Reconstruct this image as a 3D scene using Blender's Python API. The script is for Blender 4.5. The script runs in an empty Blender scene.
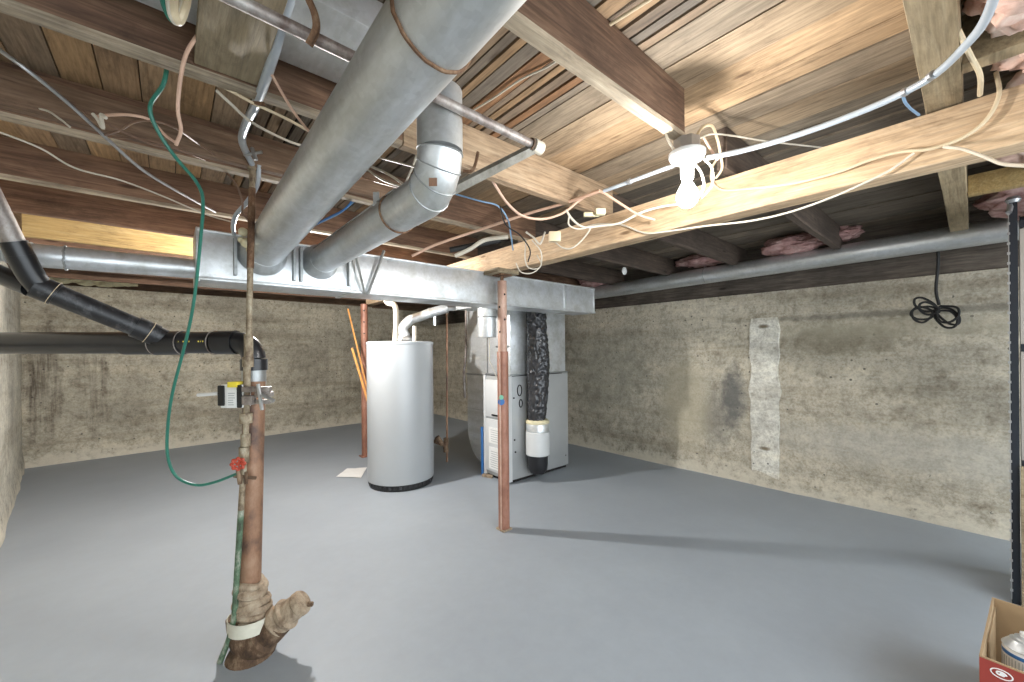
import bpy, bmesh, math, random
from mathutils import Vector, Matrix, noise
random.seed(7)
scn = bpy.context.scene
C = scn.collection
PI = math.pi

# ------------------------------------------------------------------ camera
F_PX = 398.0
ROLL = 0.0087
H = 1.30
FW = Vector((.652, .758, 0)).normalized()
R0 = Vector((FW.y, -FW.x, 0))
UP = Vector((0, 0, 1))
cr, sr = math.cos(ROLL), math.sin(ROLL)
RT = (R0*cr - UP*sr)
UC = (UP*cr + R0*sr)
CAM = Vector((0, 0, H))
cd = bpy.data.cameras.new('camera')
cam = bpy.data.objects.new('camera', cd)
C.objects.link(cam)
M = Matrix((RT, UC, -FW)).transposed().to_4x4()
M.translation = CAM
cam.matrix_world = M
cd.sensor_width = 36
cd.lens = 36*F_PX/1024
cd.shift_y = 9/1024
cd.clip_start = .02
scn.camera = cam
scn.view_settings.view_transform = 'Standard'
scn.view_settings.look = 'None'
scn.view_settings.gamma = 1
scn.view_settings.use_curve_mapping = False
scn.view_settings.exposure = 0.22

def P(px, py, X=None, Y=None, Z=None, D=None):
    """world point on a sight line, fixed by one known coordinate"""
    v = FW + RT*((px-512)/F_PX) + UC*((350-py)/F_PX)
    if X is not None: t = X/v.x
    elif Y is not None: t = Y/v.y
    elif Z is not None: t = (Z-H)/v.z
    else: t = D
    return CAM + v*t

# ------------------------------------------------------------------ materials
def newmat(name):
    m = bpy.data.materials.new(name); m.use_nodes = True
    nt = m.node_tree
    b = nt.nodes['Principled BSDF']
    return m, nt, b

def N(nt, t, **kw):
    n = nt.nodes.new(t)
    for k, v in kw.items():
        if k in n.inputs: n.inputs[k].default_value = v
        else: setattr(n, k, v)
    return n

def rgba(c): return (c[0], c[1], c[2], 1)

def ramp(nt, fac, stops, interp='LINEAR'):
    r = nt.nodes.new('ShaderNodeValToRGB')
    r.color_ramp.interpolation = interp
    els = r.color_ramp.elements
    els[0].position = stops[0][0]; els[0].color = rgba(stops[0][1])
    els[1].position = stops[-1][0]; els[1].color = rgba(stops[-1][1])
    for p, c in stops[1:-1]:
        e = els.new(p); e.color = rgba(c)
    nt.links.new(fac, r.inputs['Fac'])
    return r.outputs['Color']

def mix(nt, fac, a, b, mode='MIX'):
    n = nt.nodes.new('ShaderNodeMix'); n.data_type = 'RGBA'; n.blend_type = mode
    for s, v in ((n.inputs[0], fac), (n.inputs[6], a), (n.inputs[7], b)):
        if hasattr(v, 'is_linked') or hasattr(v, 'links'): nt.links.new(v, s)
        elif isinstance(v, (tuple, list)): s.default_value = rgba(v)
        else: s.default_value = v
    return n.outputs[2]

def math_(nt, op, a, b=None, c=None, clamp=False):
    n = nt.nodes.new('ShaderNodeMath'); n.operation = op; n.use_clamp = clamp
    for i, v in enumerate((a, b, c)):
        if v is None: continue
        if hasattr(v, 'links'): nt.links.new(v, n.inputs[i])
        else: n.inputs[i].default_value = v
    return n.outputs[0]

def coords(nt, scale=(1, 1, 1), world=False, offset=None):
    if world:
        src = nt.nodes.new('ShaderNodeNewGeometry').outputs['Position']
    else:
        src = nt.nodes.new('ShaderNodeTexCoord').outputs['Object']
    mp = nt.nodes.new('ShaderNodeMapping'); mp.inputs['Scale'].default_value = scale
    nt.links.new(src, mp.inputs['Vector'])
    if offset is not None: nt.links.new(offset, mp.inputs['Location'])
    return mp.outputs['Vector']

def noise_(nt, vec, scale, detail=5, rough=.6, dist=0):
    n = N(nt, 'ShaderNodeTexNoise'); n.inputs['Scale'].default_value = scale
    n.inputs['Detail'].default_value = detail; n.inputs['Roughness'].default_value = rough
    n.inputs['Distortion'].default_value = dist
    nt.links.new(vec, n.inputs['Vector'])
    return n.outputs['Fac']

def bump(nt, b, h, strength=.3, dist=.01):
    n = N(nt, 'ShaderNodeBump'); n.inputs['Strength'].default_value = strength
    n.inputs['Distance'].default_value = dist
    nt.links.new(h, n.inputs['Height']); nt.links.new(n.outputs['Normal'], b.inputs['Normal'])

def plain(name, col, rough=.5, metal=0, var=.12, scale=14, bmp=0):
    m, nt, b = newmat(name)
    v = coords(nt, world=True)
    f = noise_(nt, v, scale, 4)
    c = ramp(nt, f, [(.3, tuple(x*(1-var) for x in col)), (.7, tuple(min(1, x*(1+var)) for x in col))])
    nt.links.new(c, b.inputs['Base Color'])
    b.inputs['Roughness'].default_value = rough; b.inputs['Metallic'].default_value = metal
    if bmp: bump(nt, b, f, bmp, .004)
    return m

def wood(name, dark, mid, light, axis='X', attr=False, rough=.8, grain=1.0, stain=.35):
    m, nt, b = newmat(name)
    sc = {'X': (1.6, 22, 22), 'Y': (22, 1.6, 22), 'Z': (22, 22, 1.6)}[axis]
    off = None
    comb = nt.nodes.new('ShaderNodeCombineXYZ')
    if attr:
        a = N(nt, 'ShaderNodeAttribute', attribute_name='tone')
        o = math_(nt, 'MULTIPLY', a.outputs['Alpha'], 37.0)
    else:
        oi = nt.nodes.new('ShaderNodeObjectInfo')
        o = math_(nt, 'MULTIPLY', oi.outputs['Random'], 37.0)
    for i in range(3): nt.links.new(o, comb.inputs[i])
    v = coords(nt, sc, world=True, offset=comb.outputs[0])
    g = noise_(nt, v, 1.6*grain, 6, .65, 1.2)
    v2 = coords(nt, (1, 1, 1), world=True, offset=comb.outputs[0])
    big = noise_(nt, v2, 2.3, 4, .6)
    fine = noise_(nt, v, 6, 3, .6)
    c = ramp(nt, g, [(.25, dark), (.5, mid), (.78, light)])
    if attr:
        at = N(nt, 'ShaderNodeAttribute', attribute_name='tone')
        c = mix(nt, 1.0, c, at.outputs['Color'], 'MULTIPLY')
    st = ramp(nt, big, [(.35, (1-stain,)*3), (.6, (1, 1, 1))])
    c = mix(nt, 1.0, c, st, 'MULTIPLY')
    # knots
    vo = N(nt, 'ShaderNodeTexVoronoi'); vo.inputs['Scale'].default_value = 1.0
    sk = {'X': (2.2, 9, 9), 'Y': (9, 2.2, 9), 'Z': (9, 9, 2.2)}[axis]
    nt.links.new(coords(nt, sk, world=True, offset=comb.outputs[0]), vo.inputs['Vector'])
    k = ramp(nt, vo.outputs['Distance'], [(.05, (.25, .18, .12)), (.11, (1, 1, 1))])
    c = mix(nt, .8, c, k, 'MULTIPLY')
    fl = ramp(nt, fine, [(.3, (.74,)*3), (.6, (1.04,)*3)])
    c = mix(nt, 1.0, c, fl, 'MULTIPLY')
    sd = {'X': (2.5, 7, 7), 'Y': (7, 2.5, 7), 'Z': (7, 7, 2.5)}[axis]
    dirt = noise_(nt, coords(nt, sd, world=True, offset=comb.outputs[0]), 1.3, 9, .78, .4)
    c = mix(nt, .75, c, ramp(nt, dirt, [(.30, (.36, .32, .28)), (.46, (.9, .88, .86)), (.58, (1.05, 1.04, 1.02)), (.75, (1.22, 1.2, 1.15))]), 'MULTIPLY')
    strk = {'X': (.8, 60, 60), 'Y': (60, .8, 60), 'Z': (60, 60, .8)}[axis]
    sk2 = noise_(nt, coords(nt, strk, world=True, offset=comb.outputs[0]), 1.0, 3, .6)
    c = mix(nt, .6, c, ramp(nt, sk2, [(.30, (.55, .5, .45)), (.42, (1, 1, 1))]), 'MULTIPLY')
    nt.links.new(c, b.inputs['Base Color'])
    b.inputs['Roughness'].default_value = rough
    bump(nt, b, g, .35, .004)
    return m

def concrete(name, base, kind):
    m, nt, b = newmat(name)
    v = coords(nt, world=True)
    n1 = noise_(nt, v, 1.3, 6, .6)
    n2 = noise_(nt, v, 9, 8, .7)
    n3 = noise_(nt, v, 60, 3, .6)
    L = tuple(min(1, x*1.2) for x in base); Dk = tuple(x*.74 for x in base)
    c = ramp(nt, n1, [(.34, Dk), (.5, base), (.66, L)])
    c = mix(nt, .85, c, ramp(nt, n2, [(.32, (.6, .57, .53)), (.5, (1, 1, 1)), (.72, (1.14, 1.13, 1.1))]), 'MULTIPLY')
    # form board lines (horizontal), wobbly
    vh = coords(nt, (.35, .35, 5.2), world=True)
    n4 = noise_(nt, vh, 1.5, 5, .65)
    c = mix(nt, .7, c, ramp(nt, n4, [(.36, (.74, .71, .66)), (.5, (1, 1, 1)), (.68, (1.15, 1.13, 1.08))]), 'MULTIPLY')
    c = mix(nt, .8, c, ramp(nt, n3, [(.3, (.72, .70, .66)), (.55, (1, 1, 1)), (.8, (1.12, 1.12, 1.1))]), 'MULTIPLY')
    n5 = noise_(nt, v, 24, 6, .75)
    c = mix(nt, .9, c, ramp(nt, n5, [(.3, (.62, .59, .53)), (.5, (1, 1, 1)), (.75, (1.18, 1.17, 1.13))]), 'MULTIPLY')
    # pits
    vo = N(nt, 'ShaderNodeTexVoronoi'); vo.inputs['Scale'].default_value = 11
    nt.links.new(coords(nt, (1, 1, 1), world=True), vo.inputs['Vector'])
    pm = math_(nt, 'MULTIPLY', math_(nt, 'LESS_THAN', vo.outputs['Distance'], .1), math_(nt, 'GREATER_THAN', n1, .48))
    c = mix(nt, pm, c, tuple(x*.3 for x in base))
    sep = nt.nodes.new('ShaderNodeSeparateXYZ')
    nt.links.new(nt.nodes.new('ShaderNodeNewGeometry').outputs['Position'], sep.inputs[0])
    X, Y, Z = sep.outputs
    def blob(ax, a0, aw, z0, zw, rag=.8):
        dx = math_(nt, 'DIVIDE', math_(nt, 'SUBTRACT', ax, a0), aw)
        dz = math_(nt, 'DIVIDE', math_(nt, 'SUBTRACT', Z, z0), zw)
        d = math_(nt, 'ADD', math_(nt, 'MULTIPLY', dx, dx), math_(nt, 'MULTIPLY', dz, dz))
        d = math_(nt, 'ADD', d, math_(nt, 'MULTIPLY', math_(nt, 'SUBTRACT', n2, .5), rag*3))
        return math_(nt, 'SUBTRACT', 1.15, d, clamp=True)
    if kind == 'back':
        vv = coords(nt, (9, 9, .6), world=True)
        st = noise_(nt, vv, 1.4, 5, .7)
        for a0, aw, s in ((-1.12, .16, 1.0), (-.72, .14, .75), (2.2, .8, .3), (3.4, .9, .7)):
            mk = math_(nt, 'MULTIPLY', blob(X, a0, aw, .95, .75), math_(nt, 'MULTIPLY', ramp(nt, st, [(.38, (0, 0, 0)), (.6, (1, 1, 1))]), s))
            c = mix(nt, mk, c, (.075, .055, .04))
    if kind == 'none':
        for z0, zz in ((.36, .022), (1.50, .022)):
            c = mix(nt, blob(Y, 1.285, .055, z0, zz, .15), c, (.22, .18, .12))
    if kind == 'right':
        for a0, aw, z0, zw, col, s in ((1.56, .13, .80, .36, (.12, .12, .115), .85), (1.72, .16, .55, .35, (.16, .155, .14), .5),
                                     (2.05, .30, .70, .55, (.52, .46, .33), .6),
                                     (.75, .42, 1.36, .13, (.19, .165, .11), .65), (3.1, .8, .95, .55, (.22, .22, .18), .4),
                                     (4.6, .9, 1.1, .6, (.09, .08, .07), .6), (.1, 1.6, 1.56, .03, (.16, .15, .12), .6),
                                     (.2, 1.2, .5, .2, (.55, .53, .47), .4), (.3, 1.0, 1.45, .09, (.42, .38, .28), .5)):
            c = mix(nt, math_(nt, 'MULTIPLY', blob(Y, a0, aw, z0, zw, .6), s), c, col)
    # crumbly light foot of the wall
    ft = math_(nt, 'MULTIPLY', math_(nt, 'ADD', math_(nt, 'SUBTRACT', .15, Z), math_(nt, 'MULTIPLY', math_(nt, 'SUBTRACT', n2, .5), .5)), 9, clamp=True)
    c = mix(nt, math_(nt, 'MULTIPLY', ft, .75), c, (.66, .61, .50))
    nt.links.new(c, b.inputs['Base Color'])
    b.inputs['Roughness'].default_value = .92
    hh = math_(nt, 'ADD', math_(nt, 'MULTIPLY', n2, 1.0), math_(nt, 'MULTIPLY', n4, .8))
    bump(nt, b, math_(nt, 'ADD', hh, math_(nt, 'MULTIPLY', n3, .25)), .6, .02)
    return m

def galv(name, col=(.64, .66, .67), rough=.38, metal=.75):
    m, nt, b = newmat(name)
    v = coords(nt, world=True)
    vo = N(nt, 'ShaderNodeTexVoronoi'); vo.inputs['Scale'].default_value = 55
    nt.links.new(v, vo.inputs['Vector'])
    sp = nt.nodes.new('ShaderNodeSeparateColor'); nt.links.new(vo.outputs['Color'], sp.inputs[0])
    n1 = noise_(nt, coords(nt, (1, .25, 1), world=True), 9, 5, .65)
    c = ramp(nt, sp.outputs[0], [(0, tuple(x*.95 for x in col)), (1, tuple(min(1, x*1.05) for x in col))])
    c = mix(nt, .9, c, ramp(nt, n1, [(.35, (.74, .73, .68)), (.6, (1, 1, 1))]), 'MULTIPLY')
    nt.links.new(c, b.inputs['Base Color'])
    r = ramp(nt, n1, [(.3, (rough+.14,)*3), (.7, (rough-.05,)*3)])
    nt.links.new(r, b.inputs['Roughness'])
    b.inputs['Metallic'].default_value = metal
    bump(nt, b, n1, .12, .01)
    return m

def rusty(name, a, bcol, c3, scale=18, rough=.7, metal=.2):
    m, nt, b = newmat(name)
    v = coords(nt, (1, 1, .6), world=True)
    n1 = noise_(nt, v, scale, 6, .7)
    c = ramp(nt, n1, [(.33, a), (.5, bcol), (.66, c3)])
    nt.links.new(c, b.inputs['Base Color'])
    b.inputs['Roughness'].default_value = rough; b.inputs['Metallic'].default_value = metal
    bump(nt, b, n1, .5, .004)
    return m

def emit(name, col, s):
    m, nt, b = newmat(name)
    b.inputs['Emission Color'].default_value = rgba(col)
    b.inputs['Emission Strength'].default_value = s
    b.inputs['Base Color'].default_value = (1, 1, 1, 1)
    return m

def floor_mat():
    m, nt, b = newmat('grey_floor_paint')
    v = coords(nt, world=True)
    n1 = noise_(nt, v, 1.1, 5, .6); n2 = noise_(nt, v, 14, 6, .65)
    c = ramp(nt, n1, [(.3, (.31, .345, .385)), (.7, (.355, .395, .435))])
    c = mix(nt, .5, c, ramp(nt, n2, [(.3, (.9, .9, .9)), (.7, (1.05, 1.05, 1.05))]), 'MULTIPLY')
    # hairline cracks
    vo = N(nt, 'ShaderNodeTexVoronoi', feature='DISTANCE_TO_EDGE'); vo.inputs['Scale'].default_value = .42
    wv = nt.nodes.new('ShaderNodeVectorMath'); wv.operation = 'ADD'
    nz = N(nt, 'ShaderNodeTexNoise'); nz.inputs['Scale'].default_value = 2.5; nt.links.new(v, nz.inputs['Vector'])
    nt.links.new(v, wv.inputs[0]); nt.links.new(nz.outputs['Color'], wv.inputs[1])
    nt.links.new(wv.outputs[0], vo.inputs['Vector'])
    cm = math_(nt, 'MULTIPLY', math_(nt, 'LESS_THAN', vo.outputs['Distance'], .0008), math_(nt, 'GREATER_THAN', n1, .56))
    c = mix(nt, math_(nt, 'MULTIPLY', cm, .0), c, (.10, .10, .11))
    nt.links.new(c, b.inputs['Base Color'])
    nt.links.new(ramp(nt, n2, [(.3, (.5,)*3), (.7, (.62,)*3)]), b.inputs['Roughness'])
    bump(nt, b, n1, .08, .03)
    return m

M_ = {}
M_['floor'] = floor_mat()
M_['cback'] = concrete('old_concrete_back', (.47, .43, .345), 'back')
M_['cright'] = concrete('old_concrete_right', (.535, .49, .40), 'right')
M_['cleft'] = concrete('old_concrete_left', (.55, .53, .46), 'left')
M_['patch'] = concrete('pale_mortar', (.76, .74, .67), 'none')
M_['board'] = wood('ceiling_boards', (.46, .40, .33), (.74, .66, .55), (1.0, .90, .78), 'Y', attr=True, stain=.28)
M_['joist'] = wood('old_brown_joist', (.10, .052, .033), (.21, .118, .072), (.33, .205, .13), 'X')
M_['joist_pale'] = wood('bounce_lit_edge_wood', (.26, .20, .14), (.42, .34, .24), (.58, .49, .36), 'X', stain=.4)  # joist undersides: floor bounce light put into the paler colour
M_['tan'] = wood('bulb_lit_tan_joist', (.30, .20, .12), (.46, .33, .21), (.58, .45, .31), 'X', stain=.3)  # joist stretch near the bulb, lamplight put into its tan colour
M_['jd'] = wood('shaded_far_joist', (.05, .035, .028), (.10, .07, .052), (.16, .12, .09), 'X')  # joists past the girder, its shade put into a darker brown
M_['olive'] = wood('aged_olive_wood', (.26, .19, .10), (.38, .29, .17), (.46, .37, .23), 'X', stain=.3)
M_['oliveY'] = wood('aged_olive_wood_cross', (.25, .195, .12), (.35, .28, .18), (.43, .36, .24), 'Y', stain=.35)
M_['girder'] = wood('orange_girder_wood', (.40, .26, .15), (.58, .41, .25), (.70, .53, .36), 'Y', stain=.25)
M_['yellow'] = wood('new_yellow_lumber', (.34, .22, .08), (.44, .30, .12), (.54, .40, .19), 'X', stain=.2)
M_['sill'] = wood('dark_grey_sill_wood', (.07, .055, .045), (.13, .105, .085), (.21, .18, .145), 'Y', stain=.5)
M_['sillX'] = wood('reddish_plate_wood', (.12, .07, .045), (.21, .13, .08), (.31, .21, .14), 'X')
M_['dark'] = plain('black_gap', (.012, .010, .009), .95)
M_['galv'] = galv('galvanized_sheet')
M_['galvw'] = galv('bright_galvanized_sheet', (.68, .70, .72), .34, .6)
M_['galvd'] = galv('dull_galvanized_sheet', (.40, .42, .43), .42, .75)
M_['tank'] = plain('grey_enamel', (.40, .42, .435), .32, .1, .03, 3)
M_['furn'] = plain('furnace_grey_paint', (.42, .43, .43), .4, .3, .06, 4)
M_['furnl'] = plain('furnace_light_paint', (.62, .63, .63), .4, .1, .04, 4)
M_['abs'] = plain('black_plastic_pipe', (.012, .012, .014), .32, 0, .35, 8)
M_['absw'] = rusty('scuffed_black_pipe', (.012, .012, .014), (.018, .018, .02), (.10, .10, .105), 14, .42, 0)
M_['black'] = plain('black_plastic', (.012, .012, .012), .45)
M_['copper'] = rusty('brown_copper_pipe', (.10, .06, .045), (.27, .145, .085), (.36, .22, .14), 9, .55, .2)
M_['iron'] = rusty('rusted_iron', (.05, .03, .018), (.12, .07, .04), (.28, .20, .13), 22, .85, .1)
M_['wrap'] = rusty('tan_wrapped_lead', (.16, .11, .07), (.34, .26, .18), (.46, .38, .28), 26, .85, 0)
M_['lgalv'] = rusty('old_water_pipe', (.10, .06, .035), (.30, .24, .16), (.46, .42, .32), 24, .65, .2)
M_['greenpipe'] = rusty('green_painted_pipe', (.04, .05, .03), (.10, .17, .10), (.40, .40, .33), 22, .6, .1)
M_['steelr'] = rusty('old_conduit', (.14, .10, .085), (.30, .26, .235), (.44, .41, .38), 16, .5, .4)
M_['iron2'] = rusty('olive_grey_steel', (.10, .095, .075), (.16, .15, .125), (.24, .23, .20), 16, .7, .1)
M_['post'] = rusty('red_primer_post', (.20, .085, .055), (.31, .14, .09), (.40, .20, .14), 9, .5, .1)
M_['postu'] = rusty('faded_primer_post', (.34, .19, .14), (.45, .28, .21), (.55, .38, .30), 9, .5, .1)
M_['white'] = plain('white_plastic', (.72, .72, .70), .4, 0, .04)
M_['paper'] = plain('paper', (.78, .78, .76), .9, 0, .04)
M_['tape'] = plain('dirty_tape', (.62, .60, .50), .8, 0, .1)
M_['romex'] = plain('cream_cable', (.58, .47, .31), .5, 0, .08)
M_['romexw'] = plain('white_cable', (.56, .51, .42), .5, 0, .06)
M_['pink'] = plain('salmon_cable', (.56, .36, .26), .5, 0, .1)
M_['brownc'] = plain('brown_cable', (.17, .10, .065), .6, 0, .2)
M_['green'] = plain('green_hose', (.02, .15, .105), .4, 0, .15)
M_['blue'] = plain('blue_plastic', (.04, .16, .42), .4)
M_['bluec'] = plain('pale_blue_cable', (.16, .27, .40), .4)
M_['steel'] = plain('zinc_steel', (.42, .42, .42), .35, .8, .15)
M_['rust'] = rusty('rust_steel', (.07, .035, .02), (.16, .085, .045), (.28, .18, .11), 40, .8, .3)
M_['orange'] = wood('orange_lath', (.55, .22, .05), (.72, .34, .10), (.80, .45, .18), 'Z', stain=.1)
M_['insul'] = rusty('pink_fibreglass', (.50, .28, .21), (.68, .47, .38), (.80, .70, .60), 9, 1, 0)
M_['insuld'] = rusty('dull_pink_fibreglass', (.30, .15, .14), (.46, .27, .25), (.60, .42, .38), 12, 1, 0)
M_['foam'] = plain('cream_foam', (.66, .60, .40), .95, 0, .15, 20, .8)
M_['card'] = plain('cardboard', (.36, .25, .14), .85, 0, .08, 10)
M_['red'] = plain('red_print', (.30, .04, .028), .6, 0, .06)
M_['redv'] = plain('red_valve', (.45, .06, .03), .45, .1, .2, 40)
M_['yellowp'] = plain('yellow_sticker', (.75, .60, .05), .5)
M_['greenp'] = plain('green_sticker', (.18, .50, .34), .5)
M_['lamp'] = emit('lit_bulb', (1.0, .985, .96), 400)
M_['lamp2'] = emit('lit_bulb_bright', (1.0, .985, .96), 3300)
M_['flex'] = plain('black_bag_plastic', (.03, .03, .033), .22, 0, .3, 8)
M_['rack'] = plain('dark_blue_black_steel', (.018, .022, .03), .35, .3)
M_['ply'] = plain('pale_panel', (.46, .42, .37), .7, 0, .07, 6)
M_['cord'] = plain('black_cord', (.012, .012, .012), .5)
M_['conduit'] = plain('white_painted_conduit', (.40, .44, .48), .3, .2, .08, 20)

# ------------------------------------------------------------------ geometry helpers
def V(*a): return Vector(a)
def bmnew(): return bmesh.new()

def add_box(bm, lo, hi, bevel=0.0, rotz=0, piv=None, mat=None):
    r = bmesh.ops.create_cube(bm, size=1)
    vs = r['verts']
    c = (Vector(lo)+Vector(hi))/2; s = Vector(hi)-Vector(lo)
    for v in vs: v.co = Vector((v.co.x*s.x, v.co.y*s.y, v.co.z*s.z)) + c
    if rotz:
        p = Vector(piv) if piv else c
        bmesh.ops.rotate(bm, verts=vs, cent=p, matrix=Matrix.Rotation(rotz, 3, 'Z'))
    if mat is not None: bmesh.ops.transform(bm, matrix=mat, verts=vs)
    if bevel:
        es = set()
        for v in vs: es.update(v.link_edges)
        bmesh.ops.bevel(bm, geom=list(es), offset=bevel, segments=2, profile=.5, affect='EDGES')
    return vs

def frame(d):
    d = d.normalized()
    a = UP if abs(d.z) < .95 else V(1, 0, 0)
    u = d.cross(a).normalized(); w = d.cross(u).normalized()
    return u, w

def add_tube(bm, pts, r, n=10, caps=True, closed=False):
    """swept tube with parallel transported rings; r number or list"""
    pts = [Vector(p) for p in pts]
    rs = r if isinstance(r, (list, tuple)) else [r]*len(pts)
    rings = []; u = None
    for i, p in enumerate(pts):
        if closed: t = pts[(i+1) % len(pts)]-pts[i-1]
        elif i == 0: t = pts[1]-p
        elif i == len(pts)-1: t = p-pts[i-1]
        else:
            t = (pts[i+1]-p).normalized()+(p-pts[i-1]).normalized()
        if t.length < 1e-9: t = V(0, 0, 1)
        t.normalize()
        if u is None: u, w = frame(t)
        else:
            u = (u - t*u.dot(t))
            if u.length < 1e-6: u, w = frame(t)
            u.normalize(); w = t.cross(u).normalized()
        rings.append([bm.verts.new(p+(u*math.cos(2*PI*k/n)+w*math.sin(2*PI*k/n))*rs[i]) for k in range(n)])
    m = len(rings)
    for i in range(m if closed else m-1):
        a, b = rings[i], rings[(i+1) % m]
        for k in range(n):
            bm.faces.new((a[k], a[(k+1) % n], b[(k+1) % n], b[k]))
    if caps and not closed:
        bm.faces.new(rings[0][::-1]); bm.faces.new(rings[-1])
    return rings

def smooth(pts, k=6):
    pts = [Vector(p) for p in pts]
    if len(pts) < 3: return pts
    q = [pts[0]*2-pts[1]]+pts+[pts[-1]*2-pts[-2]]
    out = []
    for i in range(1, len(q)-2):
        p0, p1, p2, p3 = q[i-1:i+3]
        for j in range(k):
            t = j/k
            out.append(.5*((2*p1)+(-p0+p2)*t+(2*p0-5*p1+4*p2-p3)*t*t+(-p0+3*p1-3*p2+p3)*t**3))
    out.append(pts[-1])
    return out

def add_lathe(bm, prof, c, n=32, axis=None, cap=True):
    """profile [(r, z)] spun about the vertical (or axis) through c"""
    c = Vector(c)
    d = Vector(axis).normalized() if axis else V(0, 0, 1)
    u, w = frame(d)
    rings = []
    for r, z in prof:
        rings.append([bm.verts.new(c+d*z+(u*math.cos(2*PI*k/n)+w*math.sin(2*PI*k/n))*max(r, 1e-4)) for k in range(n)])
    for a, b in zip(rings, rings[1:]):
        for k in range(n): bm.faces.new((a[k], a[(k+1) % n], b[(k+1) % n], b[k]))
    if cap: bm.faces.new(rings[0][::-1]); bm.faces.new(rings[-1])

def add_prism(bm, poly, z0, z1):
    a = [bm.verts.new((x, y, z0)) for x, y in poly]; b = [bm.verts.new((x, y, z1)) for x, y in poly]
    bm.faces.new(a[::-1]); bm.faces.new(b)
    n = len(poly)
    for i in range(n): bm.faces.new((a[i], a[(i+1) % n], b[(i+1) % n], b[i]))

def sag(a, b, drop, n=8):
    a, b = Vector(a), Vector(b)
    return [a.lerp(b, i/n)-UP*drop*4*(i/n)*(1-i/n) for i in range(n+1)]

def obj(name, bm, m, parent=None, angle=35, smooth_=True):
    bmesh.ops.recalc_face_normals(bm, faces=bm.faces)
    if parent is not None: off = parent['_w']
    else:
        xs = [v.co for v in bm.verts]
        off = ((min(v.x for v in xs)+max(v.x for v in xs))/2, (min(v.y for v in xs)+max(v.y for v in xs))/2, min(v.z for v in xs))
    off = Vector(off)
    bmesh.ops.translate(bm, verts=bm.verts, vec=-off)
    me = bpy.data.meshes.new(name); bm.to_mesh(me); bm.free()
    me.materials.append(M_[m] if isinstance(m, str) else m)
    if smooth_:
        me.shade_smooth(); me.set_sharp_from_angle(angle=math.radians(angle))
    o = bpy.data.objects.new(name, me); C.objects.link(o)
    o['_w'] = tuple(off)
    if parent is not None:
        o.parent = parent
    else: o.location = off
    return o

def thing(name, label, cat, loc, group=None):
    o = bpy.data.objects.new(name, None); C.objects.link(o)
    o.location = loc; o.empty_display_size = .1
    o['_w'] = tuple(loc); o['label'] = label; o['category'] = cat
    if group: o['group'] = group
    return o

def tag(o, label, cat, group=None, kind=None):
    o['label'] = label; o['category'] = cat
    if group: o['group'] = group
    if kind: o['kind'] = kind
    return o

def struct(name, bm, m, **k):
    o = obj(name, bm, m, **k); o['kind'] = 'structure'; return o

def islands(bm):
    left = set(bm.verts); out = []
    while left:
        st = [left.pop()]; isl = set(st)
        while st:
            v = st.pop()
            for e in v.link_edges:
                o = e.other_vert(v)
                if o not in isl: isl.add(o); st.append(o)
        left -= isl; out.append(isl)
    return out

def part(name, root, m, fn, label=None, split=None, **k):
    """split: every separate piece becomes a part of its own"""
    bm = bmnew(); fn(bm)
    if split:
        bm.verts.index_update()
        isl = sorted(sorted(v.index for v in i) for i in islands(bm))
        for ids in isl:
            b2 = bm.copy(); keep = set(ids)
            bmesh.ops.delete(b2, geom=[v for v in b2.verts if v.index not in keep], context='VERTS')
            o = obj(name, b2, m, root, **k)
            if label: o['label'] = label
        bm.free()
        return o
    o = obj(name, bm, m, root, **k)
    if label: o['label'] = label
    return o

def single(name, m, fn, label, cat, group=None, kind=None, **k):
    bm = bmnew(); fn(bm)
    return tag(obj(name, bm, m, None, **k), label, cat, group, kind)

# ------------------------------------------------------------------ the room
def box_struct(name, lo, hi, m, bevel=0):
    bm = bmnew(); add_box(bm, lo, hi, bevel); return struct(name, bm, m)

bm = bmnew()
add_prism(bm, [(-1.6, -1.8), (4.6, -1.8), (4.6, 7.8), (-1.6, 7.8)], -.15, 0)
struct('floor', bm, 'floor')

def wall(name, pts, thick, z0, z1, m, rough=.012, seg=.12, lip=.0):
    """poured wall with uneven face; pts along inner face, thick outward normal vector list"""
    bm = bmnew()
    nz = max(2, int((z1-z0)/seg))
    cols = []
    L = 0
    path = []
    for (a, b) in zip(pts, pts[1:]):
        a, b = Vector((*a, 0)), Vector((*b, 0)); n = max(1, int((b-a).length/seg))
        for i in range(n): path.append((a.lerp(b, i/n), (b-a).normalized()))
    path.append((Vector((*pts[-1], 0)), path[-1][1]))
    for p, t in path:
        nrm = V(t.y, -t.x, 0)*thick
        col = []
        for j in range(nz+1):
            z = z0+(z1-z0)*j/nz
            o = noise.noise(V(p.x*1.3, p.y*1.3, z*2.2))*rough+noise.noise(V(p.x*6, p.y*6, z*9))*rough*.4
            if z < .12: o += -(.012+.03*abs(noise.noise(V(p.x*5, p.y*5, 3))))*(1 if thick > 0 else 1)
            col.append(bm.verts.new(p+nrm.normalized()*o+UP*z))
        cols.append((col, [bm.verts.new(p+nrm+UP*z0), bm.verts.new(p+nrm+UP*z1)]))
    for (c1, b1), (c2, b2) in zip(cols, cols[1:]):
        for j in range(nz): bm.faces.new((c1[j], c2[j], c2[j+1], c1[j+1]))
        bm.faces.new((b1[0], b2[0], b2[1], b1[1]))
        bm.faces.new((c1[-1], c2[-1], b2[1], b1[1])); bm.faces.new((c1[0], c2[0], b2[0], b1[0]))
    for c, b in (cols[0], cols[-1]): bm.faces.new([*c, b[1], b[0]])
    return struct(name, bm, m)

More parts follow.
